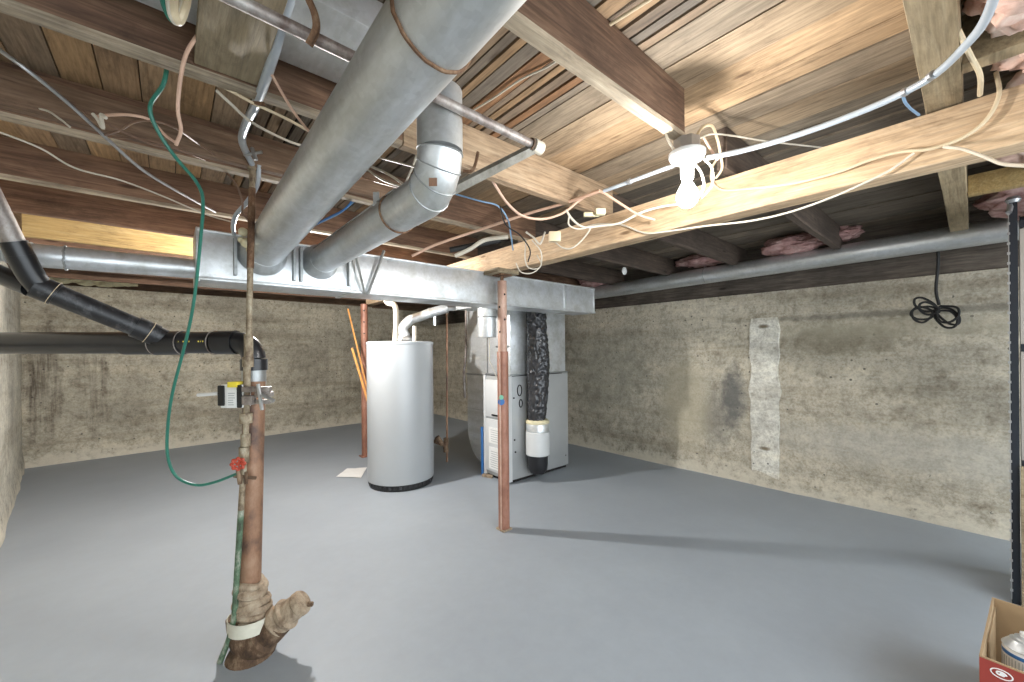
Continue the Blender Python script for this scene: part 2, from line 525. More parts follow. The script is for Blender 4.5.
TOPR = 1.82
wall('wall_right', [(4.27, -1.6), (4.13, 7.45)], .2, -.05, TOPR, 'cright')
wall('wall_back', [(4.2, 7.38), (-1.36, 7.06)], .2, -.05, 2.12, 'cback')
wall('wall_left', [(-1.30, 7.2), (-.90, 4.41), (-.90, -1.6)], .2, -.05, 2.06, 'cleft')
for o in list(C.objects): pass

# timber on top of the right foundation wall
bm = bmnew()
add_box(bm, (4.25, -1.6, TOPR), (4.45, 7.4, 2.28)); struct('trim_1', bm, 'sill')
bm = bmnew()
add_box(bm, (-1.4, 7.30, 2.10), (4.5, 7.50, 2.28)); struct('trim_2', bm, 'sillX')
bm = bmnew()
add_box(bm, (-1.5, -1.6, 2.06), (-1.10, 7.3, 2.28)); struct('trim_3', bm, 'sillX')

# pale mortar pilaster on the right wall
bm = bmnew()
rows = []
for j in range(15):
    z = .0+1.58*j/14
    w = .128+.035*noise.noise(V(z*6, 0, 1)); sh = .006*noise.noise(V(z*5, 4, 1))
    yc = 1.285 + sh
    xw = 4.222+.02
    rows.append([bm.verts.new((xw+.03, yc-w, z)), bm.verts.new((xw-.035, yc-w+.012, z)), bm.verts.new((xw-.035, yc+w-.012, z)), bm.verts.new((xw+.03, yc+w, z))])
for a, b in zip(rows, rows[1:]):
    for k in range(4): bm.faces.new((a[k], a[(k+1) % 4], b[(k+1) % 4], b[k]))
bm.faces.new(rows[0]); bm.faces.new(rows[-1])
struct('trim_4', bm, 'patch')

# ceiling: subfloor boards with open joints
bm = bmnew()
tones = []
lay = None
JY = [-1.8, -.62, .06, .70, 1.40, 2.05, 2.75, 3.37, 4.04, 4.70, 5.35, 6.0, 6.65, 7.4]
pal = {'w': [(.50, .36, .24), (.62, .44, .27), (.46, .37, .29), (.40, .31, .24), (.56, .42, .29)],
       'n': [(.42, .33, .25), (.34, .28, .23), (.50, .36, .23), (.26, .24, .22), (.44, .26, .15), (.30, .27, .24)],
       'o': [(.58, .46, .33), (.52, .43, .33), (.42, .37, .31), (.60, .46, .32), (.34, .31, .27)],
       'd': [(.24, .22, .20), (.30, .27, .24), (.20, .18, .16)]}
x = -1.6
bm.loops.layers.float_color.new('tone')
lay = bm.loops.layers.float_color['tone']
while x < 4.4:
    if x < .15: w, g, kind = .098, .004, 'w'
    elif x < 1.12: w, g, kind = random.choice((.026, .030, .036, .05)), random.choice((.008, .012, .006)), 'n'
    elif x < 2.0: w, g, kind = random.choice((.09, .12, .15)), .006, 'o'
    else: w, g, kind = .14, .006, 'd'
    cuts = [JY[0]]+[j for j in JY[1:-1] if random.random() < .28]+[JY[-1]]
    for a, b in zip(cuts, cuts[1:]):
        dz = random.uniform(-.004, .004)
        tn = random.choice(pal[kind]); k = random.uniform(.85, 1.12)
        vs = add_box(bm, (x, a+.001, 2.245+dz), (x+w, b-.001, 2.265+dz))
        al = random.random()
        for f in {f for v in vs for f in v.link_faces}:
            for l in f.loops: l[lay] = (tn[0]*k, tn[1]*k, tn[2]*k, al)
    x += w+g
ceil = struct('ceiling', bm, 'board', smooth_=False)
bm = bmnew(); add_box(bm, (-1.7, -1.8, 2.275), (4.5, 7.5, 2.32))
t = obj('subfloor', bm, 'dark', ceil); 

# joists -----------------------------------------------------------------
ZJ = 2.065
def joist(y, x0, x1, m, mb, label, th=.042, group='ceiling joists', z0=ZJ, twist=0.0):
    t = thing('ceiling_joist', label, 'joist', (x0, y, z0), group)
    def face(bm):
        n = int((x1-x0)/.25)+1
        rings = []
        for i in range(n+1):
            xx = x0+(x1-x0)*i/n
            o = .005*noise.noise(V(xx*.9, y*3, 0)); zz = .006*noise.noise(V(xx*1.3, y*5, 2))
            rings.append([bm.verts.new((xx, y-th/2+o, z0+.012+zz)), bm.verts.new((xx, y+th/2+o, z0+.012+zz)),
                          bm.verts.new((xx, y+th/2+o, 2.242)), bm.verts.new((xx, y-th/2+o, 2.242))])
        for a, b in zip(rings, rings[1:]):
            for k in range(4): bm.faces.new((a[k], a[(k+1) % 4], b[(k+1) % 4], b[k]))
        bm.faces.new(rings[0][::-1]); bm.faces.new(rings[-1])
    part('timber', t, m, face)
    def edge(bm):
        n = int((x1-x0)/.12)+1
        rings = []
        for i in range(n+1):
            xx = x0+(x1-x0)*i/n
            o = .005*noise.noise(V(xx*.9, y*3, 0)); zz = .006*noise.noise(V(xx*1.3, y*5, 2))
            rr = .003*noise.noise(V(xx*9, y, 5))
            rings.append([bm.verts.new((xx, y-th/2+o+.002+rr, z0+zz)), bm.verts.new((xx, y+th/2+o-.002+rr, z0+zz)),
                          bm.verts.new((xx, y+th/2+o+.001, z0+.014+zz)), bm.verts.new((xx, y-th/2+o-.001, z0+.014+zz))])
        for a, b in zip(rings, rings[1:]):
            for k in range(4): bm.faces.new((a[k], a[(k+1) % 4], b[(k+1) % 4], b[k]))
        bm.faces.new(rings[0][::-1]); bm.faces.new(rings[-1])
    part('lower_edge', t, mb, edge, 'sawn lower edge, floor bounce painted in where paler')
    return t

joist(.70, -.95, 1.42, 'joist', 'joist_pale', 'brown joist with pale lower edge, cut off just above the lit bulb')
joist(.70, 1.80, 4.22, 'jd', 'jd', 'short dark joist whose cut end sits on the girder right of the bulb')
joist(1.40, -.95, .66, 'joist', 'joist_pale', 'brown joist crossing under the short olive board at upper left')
joist(1.40, .665, 1.975, 'tan', 'tan', 'joist stretch from the elbow duct to the girder, bulb light in its tan colour')
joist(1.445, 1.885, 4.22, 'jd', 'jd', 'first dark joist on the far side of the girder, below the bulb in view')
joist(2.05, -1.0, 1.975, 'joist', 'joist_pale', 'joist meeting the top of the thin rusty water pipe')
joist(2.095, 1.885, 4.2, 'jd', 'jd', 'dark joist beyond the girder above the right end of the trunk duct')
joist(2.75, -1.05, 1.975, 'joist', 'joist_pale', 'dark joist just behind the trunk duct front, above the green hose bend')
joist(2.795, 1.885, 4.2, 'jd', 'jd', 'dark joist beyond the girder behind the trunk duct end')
joist(3.37, -1.1, 4.2, 'joist', 'joist', 'dark brown joist directly in front of the yellow new lumber')
joist(4.04, -.72, 4.2, 'yellow', 'yellow', 'yellow new joist at far left above the round duct', th=.04)
for yy in (4.70, 5.35, 6.0):
    joist(yy, -1.1, 4.2, 'joist', 'joist', {4.70: 'joist next behind the yellow one, mostly hidden by the ducts', 5.35: 'second joist behind the yellow one, mostly hidden', 6.0: 'last joist, closest to the back wall'}[yy])
joist(.062, -.9, 4.24, 'olive', 'olive', 'wide olive-tan joist passing over the girder at upper right', th=.082)
joist(-.62, -.9, 4.24, 'olive', 'olive', 'joist beyond the pink insulation at the right edge')

# second ply fixed on the face of the joist at 2.05
single('sistered_board', 'sillX', lambda bm: add_box(bm, (-1.0, 1.985, 2.085), (1.2, 2.0285, 2.20), .004),
       'reddish board nailed along the face of the second left joist', 'board')

# blocking
single('blocking_board', 'olive', lambda bm: add_box(bm, (1.64, -.59, ZJ), (1.70, .018, 2.20), .003),
       'olive cross block under the pink insulation at top right', 'blocking')
single('blocking_board', 'yellow', lambda bm: add_box(bm, (3.06, -.59, ZJ), (3.13, .018, 2.16), .003),
       'yellowish cross block beyond the girder near the rack top', 'blocking')
single('blocking_board', 'oliveY', lambda bm: add_box(bm, (.055, .74, 2.082), (.205, 1.372, 2.12), .003),
       'short wide olive board with a split, nailed flat beside the galvanized strip at top left', 'board')


# girder
t = thing('girder', 'long orange-tan timber girder behind the lit bulb resting on the front post', 'beam', (1.93, 0, 1.885))
def gir(bm):
    n = 80; rings = []
    for i in range(n+1):
        y = -1.6+(5.0+1.6)*i/n
        z = 1.885+.006*math.sin((y+1)*1.1)*(y < 2); o = .004*noise.noise(V(y*2, 0, 0))
        rings.append([bm.verts.new((1.88+o, y, z+.004)), bm.verts.new((1.884+o, y, z)), bm.verts.new((1.978, y, z)), bm.verts.new((1.98, y, 2.058)), bm.verts.new((1.88+o, y, 2.058))])
    for a, b in zip(rings, rings[1:]):
        for k in range(5): bm.faces.new((a[k], a[(k+1) % 5], b[(k+1) % 5], b[k]))
    bm.faces.new(rings[0][::-1]); bm.faces.new(rings[-1])
part('timber', t, 'girder', gir)

# ------------------------------------------------------------------ front post
px_, py_ = 1.831, 2.233
t = thing('support_post', 'rust-red jack post with bolt holes in front of the furnace', 'post', (px_, py_, 0))
def octo(bm, r0, r1, z0, z1, c=(px_, py_)):
    add_lathe(bm, [(r0, z0), (r1, z1)], (c[0], c[1], 0), 12)
part('lower_tube', t, 'post', lambda bm: octo(bm, .041, .041, .008, 1.29))
part('upper_tube', t, 'postu', lambda bm: octo(bm, .034, .034, 1.28, 1.80), 'faded paler inner tube with holes')
part('base_plate', t, 'wrap', lambda bm: add_box(bm, (px_-.042, py_-.042, 0), (px_+.042, py_+.042, .014), .002))
part('seam', t, 'postu', lambda bm: add_box(bm, (px_-.047, py_-.020, .012), (px_-.036, py_-.012, 1.29)))
def holes(bm):
    for i, z in enumerate((1.70, 1.61, 1.52, 1.43)):
        s = .017 if i % 2 == 0 else -.017
        c = V(px_, py_, z)+R0*s-FW*.029
        add_lathe(bm, [(.008, -.006), (.008, .0015)], c, 12, axis=-FW)
part('bolt_hole', t, 'dark', holes, split=True)
part('pin', t, 'steel', lambda bm: add_tube(bm, [V(px_, py_, 1.325)-R0*.05, V(px_, py_, 1.325)+R0*.05], .007, 8))
part('screw', t, 'rust', lambda bm: add_tube(bm, [(px_, py_, 1.79), (px_, py_, 1.845)], .013, 10))
part('head_plate', t, 'rust', lambda bm: add_box(bm, (px_-.05, py_-.05, 1.836), (px_+.05, py_+.05, 1.846)))
stk = part('sticker', t, 'blue', lambda bm: add_lathe(bm, [(.024, 0), (.024, .002)], V(px_, py_, .93)-FW*.042-R0*.012, 20, axis=-FW), 'round blue sticker')
part('sticker', t, 'greenp', lambda bm: add_lathe(bm, [(.017, 0), (.017, .002)], V(px_, py_, .962)-FW*.0425-R0*.012, 20, axis=-FW), 'round pale green sticker')
single('wooden_shim', 'oliveY', lambda bm: add_box(bm, (px_-.10, py_-.075, 1.846), (px_+.10, py_+.09, 1.878), .004),
       'pale wood pad between the front post and the girder', 'shim')

# rear post behind heater
c2 = (1.83, 4.93)
t = thing('support_post', 'rust-red post rising behind the water heater', 'post', (*c2, 0))
part('tube', t, 'post', lambda bm: octo(bm, .043, .043, .008, 1.883, c2))
part('base_plate', t, 'post', lambda bm: add_box(bm, (c2[0]-.06, c2[1]-.06, 0), (c2[0]+.06, c2[1]+.06, .012)))
def holes2(bm):
    for z in (1.52, 1.66, 1.80):
        add_lathe(bm, [(.009, -.004), (.009, .002)], V(c2[0], c2[1], z)-FW*.042+R0*.012, 10, axis=-FW)
part('bolt_hole', t, 'dark', holes2, split=True)

# ------------------------------------------------------------------ ducts
TY0, TY1, TZ0, TZ1 = 2.33, 2.60, 1.64, 1.868
t = thing('trunk_duct', 'long rectangular galvanized trunk duct across the middle of the room', 'duct', (1.6, 2.46, TZ0))
def trunk(bm):
    add_box(bm, (.10, TY0, TZ0), (3.03, TY1, TZ1), .003)
part('duct_body', t, 'galvw', trunk)
def seams(bm):
    for x in (.80, 2.62):
        add_box(bm, (x-.012, TY0-.006, TZ0-.006), (x+.012, TY1+.006, TZ1+.006), .002)
part('drive_cleat', t, 'galv', seams, split=True)
part('end_cap', t, 'galv', lambda bm: (add_box(bm, (.094, TY0-.01, TZ0-.01), (.108, TY1+.01, TZ1+.01), .002), add_box(bm, (3.02, TY0-.004, TZ0-.004), (3.034, TY1+.004, TZ1+.004), .002)), split=True)
part('flange', t, 'galvw', lambda bm: (add_box(bm, (.10, TY0-.016, TZ0-.004), (3.03, TY0+.001, TZ0+.010), .002), add_box(bm, (.10, TY0-.012, TZ1-.006), (3.03, TY0+.001, TZ1+.004), .002)), split=True)
# take-off boxes round the two branch pipes
def collar(bm, x0, x1):
    y = TY0-.012
    add_box(bm, (x0, y-.03, TZ0+.03), (x0+.012, TY0, TZ1-.02)); add_box(bm, (x1-.012, y-.03, TZ0+.03), (x1, TY0, TZ1-.02))
part('take_off_frame', t, 'galvd', lambda bm: collar(bm, .235, .50), split=True)
part('take_off_frame', t, 'galvd', lambda bm: collar(bm, .52, .78), split=True)
part('hanger_strap', t, 'galv', lambda bm: (add_tube(bm, [(.86, TY0-.03, TZ0-.01), (.80, TY0-.045, TZ1-.02)], .0075, 4), add_tube(bm, [(.875, TY0-.03, TZ0-.01), (.97, TY0-.045, TZ1+.03)], .0085, 4)), 'thin sheet hanger strap in a V', split=True)

# plenum behind the trunk
t = thing('supply_plenum', 'sheet metal plenum joining furnace top to the trunk duct', 'duct', (2.8, 3.0, 1.66))
part('duct_body', t, 'galv', lambda bm: add_box(bm, (2.15, 2.602, 1.70), (3.32, 3.34, 1.862), .004))
part('drop', t, 'galvw', lambda bm: add_box(bm, (2.52, 2.96, 1.06), (3.325, 3.32, 1.70), .004))
part('drive_cleat', t, 'galvd', lambda bm: add_box(bm, (2.50, 2.94, 1.045), (3.34, 3.335, 1.062), .002), split=True)

def pipe_with_rings(name, label, pts, r, mat, rings=(), ringmat='rust', seam=True):
    t = thing(name, label, 'duct', Vector(pts[-1])-UP*r)
    part('pipe', t, mat, lambda bm: add_tube(bm, pts, r, 40))
    pts = [Vector(p) for p in pts]
    for i, (p, d) in enumerate(rings):
        bm = bmnew()
        u, w = frame(Vector(d))
        cpts = []
        for k in range(48):
            a = 2*PI*k/48
            rr = r+.0015+.0012*noise.noise(V(a*3, i, 1))
            cpts.append(Vector(p)+(u*math.cos(a)+w*math.sin(a))*rr+Vector(d).normalized()*.004*noise.noise(V(a*4, i, 0)))
        add_tube(bm, cpts, .0045, 6, closed=True)
        obj('joint_ring', bm, ringmat, t)
    return t
A0, A1 = V(.410, .35, 1.975), V(.355, 2.30, 1.797)
dA = (A1-A0).normalized()
ext = A0-dA*1.6
t = pipe_with_rings('branch_duct', 'large round galvanized duct with a rusty joint, running overhead from top centre to the trunk',
    [ext, A0, A1], .087, 'galv', rings=[(A0+dA*.345, dA)])
part('seam', t, 'galvd', lambda bm: add_tube(bm, [ext-R0*.06+UP*.062, A1-R0*.06+UP*.062], .003, 6))
part('boot', t, 'galv', lambda bm: add_lathe(bm, [(.088, 0), (.10, .05), (.112, .085)], A1-dA*.06, 36, axis=dA))

# second duct: riser, gored elbow, run to the trunk
rr_ = .069
B0, B1 = V(.625, 2.31, 1.79), V(.65, 1.22, 1.815)
t = thing('elbow_duct', 'round galvanized duct dropping from the ceiling through a gored elbow to the trunk', 'duct', (.64, 1.6, 1.72))
part('run', t, 'galv', lambda bm: add_tube(bm, [B1+(B0-B1)*.06, B0], rr_, 36))
gor = []
cen = V(.65, 1.20, 1.925)   # bend centre
for k in range(5):
    a = PI/2*k/4
    gor.append(cen+V(0, -math.sin(a)*.105+.0, -math.cos(a)*.11))
def elbow(bm): add_tube(bm, [B1+(B0-B1)*.08]+gor, [rr_+.001]*6, 36)
eb = part('elbow', t, 'galv', elbow)
for k in range(1, 5):
    d = (gor[k]-gor[k-1])
    bmx = bmnew(); u, w = frame(d)
    add_tube(bmx, [gor[k]+(u*math.cos(2*PI*j/36)+w*math.sin(2*PI*j/36))*(rr_+.002) for j in range(36)], .0025, 6, closed=True)
    obj('gore_seam', bmx, 'galvd', eb)
part('riser', t, 'galv', lambda bm: add_tube(bm, [gor[-1], gor[-1]+UP*.19], rr_+.002, 36))
bmx = bmnew()
Q = B1+(B0-B1)*.16; d = B0-B1; u, w = frame(d)
add_tube(bmx, [Q+(u*math.cos(2*PI*j/36)+w*math.sin(2*PI*j/36))*(rr_+.002) for j in range(36)], .004, 6, closed=True)
obj('joint_ring', bmx, 'rust', t)
part('seam', t, 'galvd', lambda bm: add_tube(bm, [B1+V(-.05, .1, .052), B0+V(-.05, 0, .052)], .003, 6))
part('boot', t, 'galv', lambda bm: add_lathe(bm, [(.07, 0), (.082, .05), (.095, .08)], B0-(B0-B1).normalized()*.06, 32, axis=(B0-B1)))
part('patch', t, 'copper', lambda bm: add_box(bm, (-.012, -.012, -.001), (.012, .012, .001), mat=Matrix.Translation(P(433, 182, D=1.168))@FW.to_track_quat('Z', 'Y').to_matrix().to_4x4()), 'small bare copper-coloured patch')

# flat duct in the joist bay feeding the riser
t = thing('flat_duct', 'flat galvanized duct lying in the joist bay at top left, above the rusty conduit', 'duct', (0, 1.18, 2.15))
part('duct_body', t, 'galvw', lambda bm: add_box(bm, (-.9, 1.02, 2.14), (.66, 1.30, 2.225), .003))

# tube on right wall
T0, T1 = P(600, 292, X=4.02), P(1010, 229, X=4.05)
dT = (T1-T0).normalized()
T0e, T1e = T0-dT*1.2, T1+dT*1.2
T0e.z = max(T0e.z, 1.9)
t = pipe_with_rings('wall_duct', 'long straight round duct running along the top of the right wall', [T0e, T1e], .078, 'galv',
                    rings=[(P(706, 275, X=4.03), dT)], ringmat='galvd')
part('hanger', t, 'galvd', lambda bm: add_tube(bm, [P(706, 262, X=4.03), P(706, 262, X=4.03)+UP*.14], .006, 6))

# round duct on left from the trunk end
t = pipe_with_rings('round_duct', 'pale round duct at far left below the yellow joist', [V(-.44, 2.50, 1.703), V(.094, 2.50, 1.712)], .047, 'galvw',
                    rings=[(V(-.33, 2.50, 1.705), V(1, 0, 0))], ringmat='galvd')
def flexl(bm):
    pts = smooth([V(-.43, 2.5, 1.703), V(-.50, 2.51, 1.725), V(-.55, 2.52, 1.79), V(-.575, 2.55, 1.90), V(-.58, 2.58, 2.0)], 14)
    add_tube(bm, pts, [.048+.005*(i % 2) for i in range(len(pts))], 28)
part('flex_end', t, 'galv', flexl, 'crinkled flexible end')

# vertical drop stub in front of furnace
st = P(487, 320, Y=2.95)
t = thing('duct_stub', 'short open galvanized pipe hanging below the trunk in front of the furnace', 'duct', (st.x, st.y, 1.42))
part('pipe', t, 'galvw', lambda bm: (add_lathe(bm, [(.086, 1.42), (.088, 1.425), (.088, 1.70)], (st.x, st.y, 0), 32)))
part('rim', t, 'galvd', lambda bm: add_lathe(bm, [(.091, 1.60), (.094, 1.605), (.091, 1.61)], (st.x, st.y, 0), 32))

# ------------------------------------------------------------------ furnace
FX0, FX1, FY0, FY1, FT = 2.485, 3.34, 2.94, 3.33, 1.045
t = thing('furnace', 'grey upright gas furnace behind the rust-red front post', 'furnace', (2.9, 3.1, 0))
part('cabinet', t, 'furn', lambda bm: add_box(bm, (FX0, FY0, .03), (FX1, FY1, FT), .006))
part('base', t, 'dark', lambda bm: add_box(bm, (FX0+.02, FY0+.02, 0), (FX1-.02, FY1-.02, .035)))
part('corner_post', t, 'furnl', lambda bm: (add_box(bm, (FX0-.012, FY0-.008, .02), (FX0+.03, FY0+.02, FT)), add_box(bm, (FX0-.012, FY1-.025, .02), (FX0+.01, FY1+.006, FT))), 'pale corner trim', split=True)
dr = part('door', t, 'furnl', lambda bm: add_box(bm, (FX0-.018, FY0+.035, .62), (FX0+.002, FY1-.03, 1.0), .006), 'upper light grey door')
part('handle', dr, 'black', lambda bm: add_box(bm, (FX0-.03, FY0+.12, .64), (FX0-.016, FY0+.24, .655)))
dr = part('door', t, 'furnl', lambda bm: add_box(bm, (FX0-.018, FY0+.035, .07), (FX0+.002, FY1-.03, .60), .006), 'lower light grey door')
part('label', dr, 'paper', lambda bm: (add_box(bm, (FX0-.0205, FY0+.11, .36), (FX0-.0175, FY1-.09, .52)), add_box(bm, (FX0-.0205, FY0+.11, .10), (FX0-.0175, FY1-.09, .32))), 'white paper label', split=True)
def lbl(bm):
    for z in [.12+.022*i for i in range(8)]+[.38+.022*i for i in range(6)]:
        add_box(bm, (FX0-.0215, FY0+.125, z), (FX0-.020, FY1-.11-.03*random.random(), z+.006))
part('small_print', dr, 'furn', lbl)
def slot(bm):
    # dark pipe knock-outs on the side
    for cxy, rr in (((2.62, .90), .028), ((2.635, .77), .02)):
        pts = [V(cxy[0]+math.cos(a)*rr, FY0-.004, cxy[1]+math.sin(a)*rr*1.9) for a in [2*PI*i/20 for i in range(20)]]
        add_tube(bm, pts, .005, 6, closed=True)
    for x_, z_ in ((2.545, .83), (2.55, .42), (3.29, .14), (2.56, .30)):
        add_lathe(bm, [(.009, 0), (.009, .006)], (x_, FY0, z_), 10, axis=(0, -1, 0))
part('knockout', t, 'dark', slot, split=True)
part('top_gasket', t, 'dark', lambda bm: add_box(bm, (FX0-.004, FY0-.004, FT-.004), (FX1-.1, FY1+.004, FT+.002)))
part('side_panel', t, 'furn', lambda bm: add_box(bm, (2.88, FY0-.006, .05), (FX1-.01, FY0+.002, FT-.012), .002))

# return drop, rounded bottom
t = thing('return_duct', 'grey return air drop with a rounded boot left of the furnace', 'duct', (2.66, 3.55, 0))
def ret(bm):
    x0, x1 = 2.52, 2.95
    prof = [(3.335, 1.86), (3.335, .10)]
    for k in range(9):
        a = PI/2*k/8
        prof.append((3.40+.30*math.sin(a), .47-.37*math.cos(a)))
    prof += [(3.70, 1.86)]
    a = [bm.verts.new((x0, y, z)) for y, z in prof]; b = [bm.verts.new((x1, y, z)) for y, z in prof]
    bm.faces.new(a); bm.faces.new(b[::-1]); n = len(prof)
    for i in range(n): bm.faces.new((a[i], a[(i+1) % n], b[(i+1) % n], b[i]))
part('duct_body', t, 'galv', ret)
part('drive_cleat', t, 'galvd', lambda bm: (add_box(bm, (2.51, 3.332, 1.03), (2.96, 3.707, 1.048)), add_box(bm, (2.514, 3.332, .66), (2.955, 3.704, .664))), split=True)
single('filter_tag', 'blue', lambda bm: add_box(bm, (FX0-.024, FY1+.012, .0), (FX0-.014, FY1+.045, .50)),
       'tall blue strip standing at the left corner of the furnace', 'filter')

# black flexible duct beside furnace
fx, fy = 2.745, 2.815
t = thing('flexible_duct', 'black plastic-wrapped flexible duct with metal collar on the furnace side', 'duct', (fx, fy, .06))
def flex(bm):
    n = 90; m = 56; rings = []
    for i in range(n+1):
        q = i/n; z = .60+(1.70-.60)*q
        r = .078+.030*math.sin(min(1, q*1.5)*PI/2)-(.016 if q > .8 else .016*max(0, (q-.5)/.3))
        cx = fx+.028*math.sin(q*PI)-.012; cyy = fy
        ring = []
        for k in range(m):
            a = 2*PI*k/m
            p = V(math.cos(a)*1.6, math.sin(a)*1.6, 0)
            d1 = noise.noise(V(p.x*2+z*3, p.y*2-z*5, z*16))
            d2 = noise.noise(V(p.x*3-z*9, p.y*3, z*30+7))
            w = .014*(1-2*abs(d1))+.007*(1-2*abs(d2))-.008
            ring.append(bm.verts.new((cx+math.cos(a)*(r+w), cyy+math.sin(a)*(r+w), z)))
        rings.append(ring)
    for a, b in zip(rings, rings[1:]):
        for k in range(m): bm.faces.new((a[k], a[(k+1) % m], b[(k+1) % m], b[k]))
    bm.faces.new(rings[0][::-1]); bm.faces.new(rings[-1])
part('sleeve', t, 'flex', flex, angle=60)
part('insulation_end', t, 'foam', lambda bm: add_lathe(bm, [(.10, .575), (.116, .58), (.118, .60), (.10, .615)], (fx, fy, 0), 28), 'cream insulation edge')
part('collar', t, 'galvw', lambda bm: add_lathe(bm, [(.108, .50), (.112, .505), (.112, .57), (.108, .578)], (fx, fy, 0), 32))
part('collar', t, 'furnl', lambda bm: add_lathe(bm, [(.112, .27), (.118, .275), (.118, .495), (.112, .50)], (fx, fy, 0), 32), 'wide pale collar')
part('end_cap', t, 'abs', lambda bm: add_lathe(bm, [(.03, .075), (.07, .09), (.095, .13), (.10, .18), (.10, .27)], (fx, fy, 0), 28), 'black rounded cap')

# ------------------------------------------------------------------ water heater
hx, hy, hr = 1.742, 3.73, .318
t = thing('water_heater', 'tall grey cylindrical water heater left of the front post', 'water heater', (hx, hy, 0))
part('tank', t, 'tank', lambda bm: add_lathe(bm, [(hr-.02, .055), (hr, .06), (hr, 1.362), (hr+.004, 1.365), (hr+.004, 1.385), (hr-.008, 1.392), (.05, 1.40)], (hx, hy, 0), 96))
part('base_ring', t, 'black', lambda bm: add_lathe(bm, [(hr-.015, 0), (hr-.012, .02), (hr-.012, .055)], (hx, hy, 0), 64), 'black slotted base ring')
def slots(bm):
    for k in range(40):
        a = 2*PI*k/40
        c = V(hx+math.cos(a)*(hr-.011), hy+math.sin(a)*(hr-.011), .032)
        add_box(bm, c-V(.012, .003, .012), c+V(.012, .003, .012), rotz=a+PI/2)
part('vent_slot', t, 'absw', slots)
part('draft_hood', t, 'galvw', lambda bm: add_lathe(bm, [(.09, 1.405), (.085, 1.43), (.052, 1.455), (.052, 1.48)], (hx+.03, hy-.03, 0), 32))
part('hood_leg', t, 'galv', lambda bm: [add_box(bm, V(hx+.03+math.cos(a)*.075-.006, hy-.03+math.sin(a)*.075-.006, 1.392), V(hx+.03+math.cos(a)*.075+.006, hy-.03+math.sin(a)*.075+.006, 1.43)) for a in (.3, 1.87, 3.44, 5.0)], split=True)
part('nipple', t, 'romexw', lambda bm: add_tube(bm, [P(414.5, 341, D=3.85), P(414.5, 326, D=3.85)], .02, 14))
# flue
hd = V(hx+.03, hy-.03, 0)
fl = [V(hd.x, hd.y, 1.45), P(403, 328, D=3.95), P(410, 320, D=3.97), P(430, 313, D=4.0), P(447, 308, D=4.05), P(462, 305, D=4.1)]
t = thing('flue_pipe', 'sloping metal flue pipe rising right from the heater top', 'pipe', (hd.x, hd.y, 1.45))
part('elbow', t, 'galvw', lambda bm: add_tube(bm, smooth(fl[:3], 5), .049, 24))
part('run', t, 'galvw', lambda bm: add_tube(bm, [fl[2]-(fl[3]-fl[2])*.05, fl[3], fl[4]], .047, 24))
part('collar', t, 'galv', lambda bm: (add_tube(bm, [fl[3]-(fl[4]-fl[3])*.05, fl[3]+(fl[4]-fl[3])*.05], .051, 24), add_tube(bm, [fl[4]-(fl[4]-fl[3])*.12, fl[4]], .053, 24)), split=True)
part('tail', t, 'galvw', lambda bm: add_tube(bm, smooth([fl[4], P(455, 308, D=4.1), fl[5], P(468, 303, D=4.15)], 4), .028, 16))
# water supply pipe
single('water_pipe', 'romexw', lambda bm: add_tube(bm, smooth([P(386, 290, D=3.75), P(387, 302, D=3.75), P(395, 306, D=3.76), P(396, 322, D=3.78), P(395, 344, D=3.80)], 5), .025, 12),
       'bent white supply pipe entering the heater top at left', 'pipe')
# copper line right of heater with valve
t = thing('copper_line', 'thin vertical copper gas line with valve right of the heater', 'pipe', P(447, 462, D=4.2))
part('pipe', t, 'copper', lambda bm: add_tube(bm, [P(447, 306, D=4.2), P(447, 462, D=4.2)], .011, 10))
part('tee', t, 'iron', lambda bm: (add_tube(bm, [P(446, 438, D=4.2), P(446, 452, D=4.2)], .028, 10), add_tube(bm, [P(434, 441, D=4.15), P(447, 446, D=4.2)], .022, 10)), split=True)
part('valve', t, 'iron', lambda bm: add_tube(bm, [P(437, 437, D=4.1), P(441, 443, D=4.12)], .028, 10), 'dark valve body')
single('wood_scrap', 'wrap', lambda bm: (add_box(bm, (2.44, 3.20, 0), (2.475, 3.32, .03), .004, rotz=.3)), 'small brown wood scrap at the front left foot of the furnace', 'scrap')
single('iron_pipe', 'steelr', lambda bm: add_tube(bm, smooth([P(466, 300, D=4.5), P(466, 350, D=4.5), P(464, 372, D=4.5), P(465, 398, D=4.5)], 4), .016, 10),
       'thin grey iron pipe between copper line and return duct', 'pipe')
single('thermostat_wire', 'romexw', lambda bm: add_tube(bm, [(st.x+.02, st.y, 1.75), (st.x+.02, st.y-.01, 1.2), (FX0-.03, st.y+.05, .9), (FX0-.03, st.y+.05, .05)], .004, 6),
       'thin white wire hanging from the duct stub down the furnace front', 'wire')
def lath(bm, a, b, w):
    a, b = Vector(a), Vector(b); d = (b-a).normalized()
    foot = a-d*(a.z/d.z)
    add_box(bm, (-w, -.004, .006), (w, .004, (b-foot).length), mat=Matrix.Translation(foot)@d.to_track_quat('Z', 'X').to_matrix().to_4x4())
single('wood_lath', 'orange', lambda bm: lath(bm, P(371, 405, D=4.42), P(348, 309, D=4.75), .012),
       'taller orange wood lath leaning behind the water heater', 'lath', 'orange laths')
single('wood_lath', 'orange', lambda bm: lath(bm, P(369, 405, D=4.35), P(352, 348, D=4.45), .013),
       'shorter orange wood lath leaning left of the water heater', 'lath', 'orange laths')
